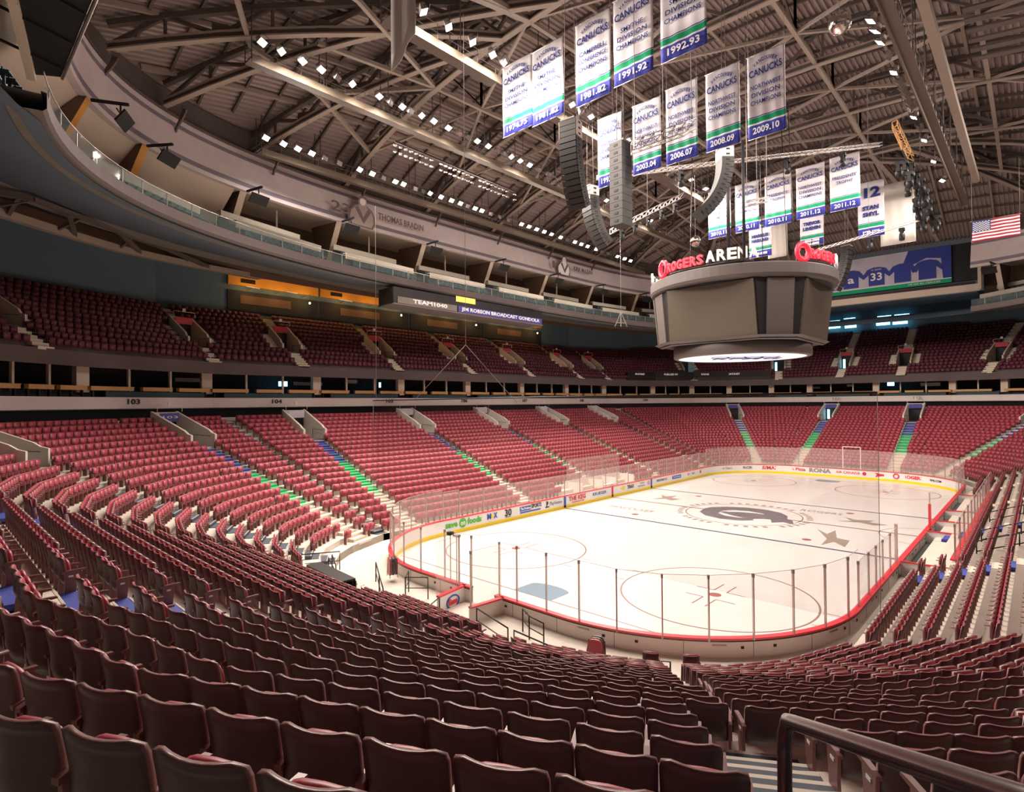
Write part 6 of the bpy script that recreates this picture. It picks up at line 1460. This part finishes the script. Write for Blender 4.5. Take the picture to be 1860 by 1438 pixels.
# dense cluster of lamps at the right
rr2 = random.Random(5)
for i in range(22):
    t = i/21.0; p = at(1640+t*55+rr2.uniform(-14, 14), 285+t*110+rr2.uniform(-14, 14), 40+t*6+rr2.uniform(-1, 1)); mover(p, 'black stage lamp in the dense cluster below the right catwalk', 1.15, 'black stage lamps of the dense right cluster')
ct = MB(); A_ = at(1640, 275, 40); B_ = at(1700, 400, 46); 
for s in (-0.3, 0.3): ct.tube([A_+[s, 0, 0], B_+[s, 0, 0]], 0.05, 5)
for s in (0.0, 0.5, 1.0):
    q = A_+(B_-A_)*s; ct.tube([q, (q[0], q[1], z_deck(q[0], q[1])-0.5)], 0.02, 4)
tag(ct.build('cluster_rail', M['dark']), 'black rail carrying the dense lamp cluster at the right', 'rail')
lr = truss(at(1625, 225, 40), at(1655, 290, 40.5), 0.4, 0.4, 0.03, 0.5, 'cable_ladder', M['tan']); tag(lr, 'orange cable ladder dropping to the dense lamp cluster', 'cable ladder')
for (px, py, dep, r_, nm) in ((1525, 42, 27, 0.50, 'large shiny mirror ball at the top right'), (1263, 438, 46, 0.42, 'small mirror ball left of the scoreboard letters')):
    e = empty('mirror_ball', tuple(at(px, py, dep)), label=nm, cat='mirror ball'); mb = MB(); mb.lathe([(max(r_*math.sin(math.pi*i/20), 0.001), r_*1.08*math.cos(math.pi*i/20)) for i in range(21)], (0, 0, 0), 36, smooth=False); mb.build('ball', M['chrome'], e)
    MB().tube([(0, 0, r_), (0, 0, r_+5)], 0.015, 5).build('wire', M['rope'], e)
# black uprights and hanging cable triangle
pl_ = MB(); a = at(1349, 255, 41); pl_.tube([a, (a[0], a[1], 20.0)], 0.11, 8); tag(pl_.build('black_pole', M['black']), 'black vertical pole standing down to the scoreboard', 'pole')
sp = MB(); c = at(1128, 585, 50)
for dx_ in (-0.55, 0.0, 0.55): sp.beam(c+RT*dx_*1.0+UP*-0.4, c+UP*0.9, 0.05, 0.05)
sp.beam(c+RT*-0.4+UP*-0.05, c+RT*0.4+UP*-0.05, 0.05, 0.05); sp.tube([c+UP*0.9, (c+UP*0.9)[0:3]+np.array([0, 0, 9])], 0.012, 4)
tag(sp.build('rigging_frame', M['alu']), 'small pale A-shaped rigging frame hanging left of the scoreboard', 'rigging frame')
# ================================================================ near details
# big handrail beside the camera
hr = empty('stair_handrail', tuple(on(1424, 1330, 2, 8.42)), label='thick dark maroon handrail at the bottom right corner', cat='handrail')
h0 = at(1424, 1306, 1.92); h1 = at(1866, 1456, 0.85); hb_ = np.array(hr.location)
top = []; r_ = 0.0235
dirh = (h1-h0)/np.linalg.norm(h1-h0)
pts = [h0+np.array([0, 0, -1.15]), h0+np.array([0, 0, -0.10]), h0+np.array([0, 0, -0.04])+dirh*0.012, h0+dirh*0.045, h0+dirh*0.10, h1, h1+dirh*0.9]
MB().tube([p-hb_ for p in pts], r_, 16).build('top_rail', M['rail'], hr)
m0 = h0+np.array([0, 0, -0.30]); m1_ = h1+dirh*0.9+np.array([0, 0, -0.30]); MB().tube([m0-hb_, m1_-hb_], r_*0.9, 14).build('middle_rail', M['rail'], hr)
q = h1+dirh*0.55; MB().tube([q-hb_, q-hb_+np.array([0, 0, -1.2])], r_, 14).build('rear_post', M['rail'], hr)
# swung gate boards with the oval sign, and the lane behind
def bpanel(name, a, b, z0, z1, mats, parent, th=0.12):
    a = np.array(a, float); b = np.array(b, float); d = (b-a)/np.linalg.norm(b-a); X = np.array([*d, 0]); Y = np.array([-d[1], d[0], 0])
    return MB().box((*((a+b)/2), (z0+z1)/2), (np.linalg.norm(b-a), th, z1-z0), X=X, Y=Y, Z=np.array([0, 0, 1.0])).build(name, mats, parent)
g1 = empty('gate_leaf', (0, 0, 0), label='open white gate leaf with an oval blue and red sign', cat='gate'); A1, B1 = (-0.1, 14.06), (-1.95, 13.75)
bpanel('leaf', A1, B1, 0.02, BT-0.07, M['board'], g1); bpanel('cap', A1, B1, BT-0.07, BT, M['cap'], g1, 0.2); bpanel('kick_strip', A1, B1, 0.02, 0.24, M['kick'], g1, 0.14)
dg_ = (np.array(B1)-np.array(A1)); dg_ = dg_/np.linalg.norm(dg_); ng = np.array([dg_[1], -dg_[0]]); 
if ng@(CAM[:2]-np.array(A1)) < 0: ng = -ng
mid = (np.array(A1)+np.array(B1))/2+ng*0.08; xdir = -np.array([ng[1], -ng[0]]); 
rgt = np.array([math.sin(YAW), -math.cos(YAW)]); xdir = xdir if xdir@rgt > 0 else -xdir
ov = MB(); ov.tube([(mid[0]+xdir[0]*0.42*math.cos(t*math.pi/12), mid[1]+xdir[1]*0.42*math.cos(t*math.pi/12), 0.62+0.27*math.sin(t*math.pi/12)) for t in range(24)], 0.035, 6, closed=True); ov.build('oval_sign', M['ad_blue'], g1)
text('Esso', 'gate_lettering', 0.36, (mid[0]+ng[0]*0.01, mid[1]+ng[1]*0.01, 0.62), (*xdir, 0), (0, 0, 1), M['ad_red'], g1, width=0.62, extrude=0.006, bold=0.015)
g2 = empty('gate_leaf', (0, 0, 0), label='open grey-backed gate leaf right of the gap in the boards', cat='gate'); A2, B2 = (-0.1, 11.55), (-1.9, 11.75)
bpanel('leaf', A2, B2, 0.02, BT-0.07, M['board_back'], g2); bpanel('cap', A2, B2, BT-0.07, BT, M['cap'], g2, 0.2)
# fill of boards between gate end and glass start
pane_run([(-0.35, 14.15), (-1.95, 13.9)], 3.45, 'panes on the open gate leaves', 'tall clear pane standing on the oval-signed gate leaf'); pane_run([(-1.95, 11.62), (-0.3, 11.45)], 3.45, 'panes on the open gate leaves', 'tall clear pane standing on the grey-backed gate leaf')
# black pipe rails around the lane and the end platforms
def rail_run(pts, h, label, posts=None, r_=0.03, mid=True, zb=None):
    zb = 0.42 if zb is None else zb; b0 = np.array([*pts[0], zb]); e = empty('pipe_rail', tuple(b0), label=label, cat='railing', group=None)
    P = [np.array([*p, zb+h])-b0 for p in pts]; t = MB(); t.tube([P[0]-[0, 0, h]]+P+[P[-1]-[0, 0, h]], r_, 7); t.build('top_rail', M['dark'], e)
    if mid: MB().tube([p-[0, 0, h*0.5] for p in P], r_*0.7, 6).build('middle_rail', M['dark'], e)
    for p in P[1:-1]: MB().tube([p, p-[0, 0, h]], r_, 6).build('post', M['dark'], e)
    return e
rail_run([(-2.3, 10.9), (-2.9, 8.6)], 0.95, 'black pipe rail in front of the gap in the boards')
rail_run([(-2.9, 8.3), (-3.1, 5.6)], 0.95, 'long black pipe rail before the stacked chairs', mid=False)
rail_run([(-1.0, 9.6), (-1.4, 8.9), (-1.6, 8.0)], 0.9, 'small black stepped rail against the near boards')
rail_run([(-2.4, 13.1), (-3.4, 12.6)], 0.9, 'short black pipe rail left of the lane')
rail_run([(-1.2, 16.9), (-1.9, 16.2), (-1.2, 15.4)], 1.0, 'boxy black rail by the left part of the near boards')
rail_run([(-2.2, 18.2), (-3.2, 16.4), (-4.2, 14.6)], 0.95, 'long black rail along the platform left of the gate', zb=0.86); rail_run([(-4.6, 18.4), (-5.4, 16.4), (-5.6, 14.4)], 0.95, 'upper black rail along the platform left of the gate', zb=1.53)
rail_run([(-3.2, 20.6), (-4.0, 18.8)], 0.95, 'black rail at the far side of the platform', zb=1.0); rail_run([(-2.6, 20.9), (-4.6, 22.0)], 0.95, 'black rail rising beside the near corner seats', zb=1.0)
rail_run([(-1.0, 4.0), (-1.15, 4.25)], 0.55, 'short twin black rail on the walkway', mid=False); rail_run([(-0.6, 3.4), (-0.75, 3.65)], 0.55, 'second short black rail on the walkway', mid=False)
# black scorer's table on the platform
tb_o = empty('black_table', (-6.45, 14.9, 2.2), math.radians(86), label='long black skirted table on the platform left of the gate', cat='table')
MB().box((0, 0, 0.75), (3.1, 0.6, 0.06)).build('tabletop', M['dark'], tb_o)
dr = MB(); n0 = 60
for s in (-1, 1):
    o0 = len(dr.v)
    for i in range(n0+1): x = -1.55+3.1*i/n0; dr.v += [(x, s*(0.30+0.03*math.sin(i*1.7)), 0.0), (x, s*0.30, 0.74)]
    for i in range(n0): dr.f.append([o0+2*i, o0+2*i+2, o0+2*i+3, o0+2*i+1]); dr.m.append(0); dr.sm.append(True)
dr.build('skirt', M['black'], tb_o)
for x in (-1.4, 1.4):
    for y in (-0.25, 0.25): MB().box((x, y, 0.36), (0.05, 0.05, 0.72)).build('leg', M['dark'], tb_o)
# stacked folded maroon chairs against the near boards, and one tilted by the left boards
def stack(x, y, z, rz, label, tilt=0.0):
    e = empty('folded_chair_stack', (x, y, z), rz, label=label, cat='folded chairs')
    for i in range(3):
        m1 = MB(); n_ = 20
        prof = [(0.27*abs(math.cos(t))**0.6*math.copysign(1, math.cos(t)), 0.55+0.46*abs(math.sin(t))**0.6*math.copysign(1, math.sin(t))) for t in [2*math.pi*k_/n_ for k_ in range(n_)]]
        vs = [(0.16*i, a, b+0.0) for a, b in prof]+[(0.16*i+0.09, a, b) for a, b in prof]; m1.add(vs, [list(range(n_))[::-1], list(range(n_, 2*n_))]+[(k_, (k_+1) % n_, (k_+1) % n_+n_, k_+n_) for k_ in range(n_)]); m1.build('padded_back', M['shell'] if i < 2 else M['red'], e)
    f = MB()
    for s in (-1, 1): f.tube([(0.0, s*0.28, 0), (0.1, s*0.28, 0.9), (0.4, s*0.28, 0.62), (0.42, s*0.28, 0.0)], 0.018, 6)
    f.build('frame', M['arm'], e); return e
stack(-1.35, 5.75, 0.42, math.radians(200), 'maroon folded chairs stacked against the outside of the near boards'); stack(-0.5, 18.9, 0.62, math.radians(160), 'maroon folded chairs leaning at the left end of the near boards')
# benches on the right side
pb = empty('player_bench', (17.4, -2.4, 0.42), label='player bench enclosure with white seats and red-capped walls', cat='bench enclosure')
def bx(name, c, s, m_): return MB().box(c, s).build(name, M[m_], pb)
bx('floor_mat', (14.0, 1.25, 0.02), (28.0, 2.0, 0.04), 'rubber')
for i, x in enumerate((0.0, 9.2, 13.5, 18.5, 28.0)):
    bx('partition', (x, 1.12, 0.37), (0.10, 2.15, 0.75), 'board'); bx('partition_cap', (x, 1.12, 0.77), (0.16, 2.15, 0.06), 'cap')
bx('back_wall', (14.0, 0.0, 0.6), (28.0, 0.12, 1.2), 'board'); bx('back_wall_cap', (14.0, 0.0, 1.22), (28.0, 0.3, 0.07), 'cap')
for x in (2.2, 5.6): bx('bench_seat', (x, 0.75, 0.42), (2.8, 0.42, 0.10), 'white'); bx('bench_support', (x, 0.75, 0.2), (2.6, 0.2, 0.36), 'board_back')
for x in (20.6, 24.5): bx('bench_seat', (x, 0.75, 0.42), (3.2, 0.42, 0.10), 'white'); bx('bench_support', (x, 0.75, 0.2), (3.0, 0.2, 0.36), 'board_back')
bx('red_pad_post', (10.8, 2.2, 1.4), (0.22, 0.14, 1.7), 'cap'); bx('steel_post', (10.8, 2.2, 2.6), (0.07, 0.07, 0.8), 'alu')
pane_run([(x, -2.45) for x in (17.5, 19.8, 22.1, 24.4, 26.7, 29.0, 31.3, 33.6, 35.9, 38.2, 40.5, 42.8, 45.2)], 3.4, 'glass panes behind the benches', lambda i, c: 'glass pane behind the player benches, %s from the near end' % ordn(i+1), z0=1.68)
for i, (x, y) in enumerate(((17.3, -0.05),)): tag(MB().box((x, y, 2.1), (0.10, 0.14, 2.0)).build('bench_post', M['alu']), 'tall steel post at the near end of the bench boards', 'post')
for i, (x, y0, y1, k0) in enumerate(((18.6, -3.2, -6.4, 2), (21.8, -3.2, -6.4, 2), (18.6, -6.9, -9.6, 6), (28.5, -3.2, -6.4, 2))):
    z = Z0+RI*k0; e = empty('aisle_rail', (x, y0, z), label='brown aisle railing across the right side rows, %s' % ('nearest', 'second', 'higher up', 'farthest')[i], cat='railing'); g = MB()
    for h in (0.45, 0.95): g.tube([(0, 0, h), (0, y1-y0, h+RI*(y0-y1)/TR)], 0.028, 7)
    for f in (0, 0.5, 1.0): g.tube([(0, (y1-y0)*f, RI*(y0-y1)/TR*f), (0, (y1-y0)*f, 0.95+RI*(y0-y1)/TR*f)], 0.028, 7)
    g.build('rails', M['dark'], e)
cp = empty('camera_shelf', (21.5, -9.2, 4.6), label='maroon flat platform jutting over the right side seats', cat='platform'); MB().box((1.5, 0, 0.5), (3.0, 1.6, 0.15)).build('shelf', M['arm'], cp); MB().box((1.5, 0, -0.2), (2.6, 1.3, 1.3)).build('plinth', M['shell'], cp)
# penalty box structure on the left side
pbx = empty('penalty_box', (26.0, W+0.3, 0.42), label='pale penalty box enclosure behind the left side glass', cat='penalty box')
for nm, c, s, m_ in (('back_wall', (4.5, 1.9, 0.75), (9.6, 0.1, 1.5), 'board_back'), ('partition', (0, 1.0, 0.7), (0.1, 1.9, 1.4), 'board_back'), ('partition', (3.4, 1.0, 0.7), (0.1, 1.9, 1.4), 'board_back'), ('partition', (5.8, 1.0, 0.7), (0.1, 1.9, 1.4), 'board_back'), ('partition', (9.2, 1.0, 0.7), (0.1, 1.9, 1.4), 'board_back'), ('scorer_desk', (4.6, 0.6, 0.75), (2.2, 0.5, 0.08), 'white'), ('bench_seat', (1.7, 1.4, 0.42), (2.8, 0.4, 0.1), 'white'), ('bench_seat', (7.5, 1.4, 0.42), (2.8, 0.4, 0.1), 'white')): MB().box(c, s).build(nm, M[m_], pbx)
pane_run([(26.0, W+2.25), (29.3, W+2.25), (32.0, W+2.25), (35.3, W+2.25)], 4.0, 'glass panes behind the penalty box', lambda i, c: 'tall glass pane behind the penalty box, %s from the left' % ordn(i+1), z0=1.92)
# small cage of camera gear on the gate glass
cg = empty('goal_camera', tuple(at(818, 968, 27.0)), label='small camera clamp on top of the thin posts by the gate', cat='camera'); MB().box((0, 0, 0), (0.3, 0.2, 0.16)).build('body', M['dark'], cg); MB().box((0.1, -0.35, -0.08), (0.25, 0.3, 0.1)).build('tray', M['ad_grey'], cg)
for dx in (0.0, 0.45): MB().tube([(0, -dx, 0), (0, -dx, -cg.location.z+BT)], 0.02, 6).build('pole', M['dark'], cg)
# ---------------------------------------------------------------- fit lettering to its measured width
bpy.context.view_layer.update()
for o, wd in FIT:
    dx = o.dimensions.x
    if dx > 1e-4: o.scale.x = o.scale.x*wd/dx

dg = bpy.context.evaluated_depsgraph_get()
for o in [x for x in sc.objects if x.type == 'FONT']:
    me = bpy.data.meshes.new_from_object(o.evaluated_get(dg)); me.name = o.name
    n = bpy.data.objects.new(o.name+'_', me); COL.objects.link(n); n.parent = o.parent; n.matrix_local = o.matrix_local.copy()
    for k_ in o.keys(): n[k_] = o[k_]
    nm = o.name; bpy.data.objects.remove(o); n.name = nm
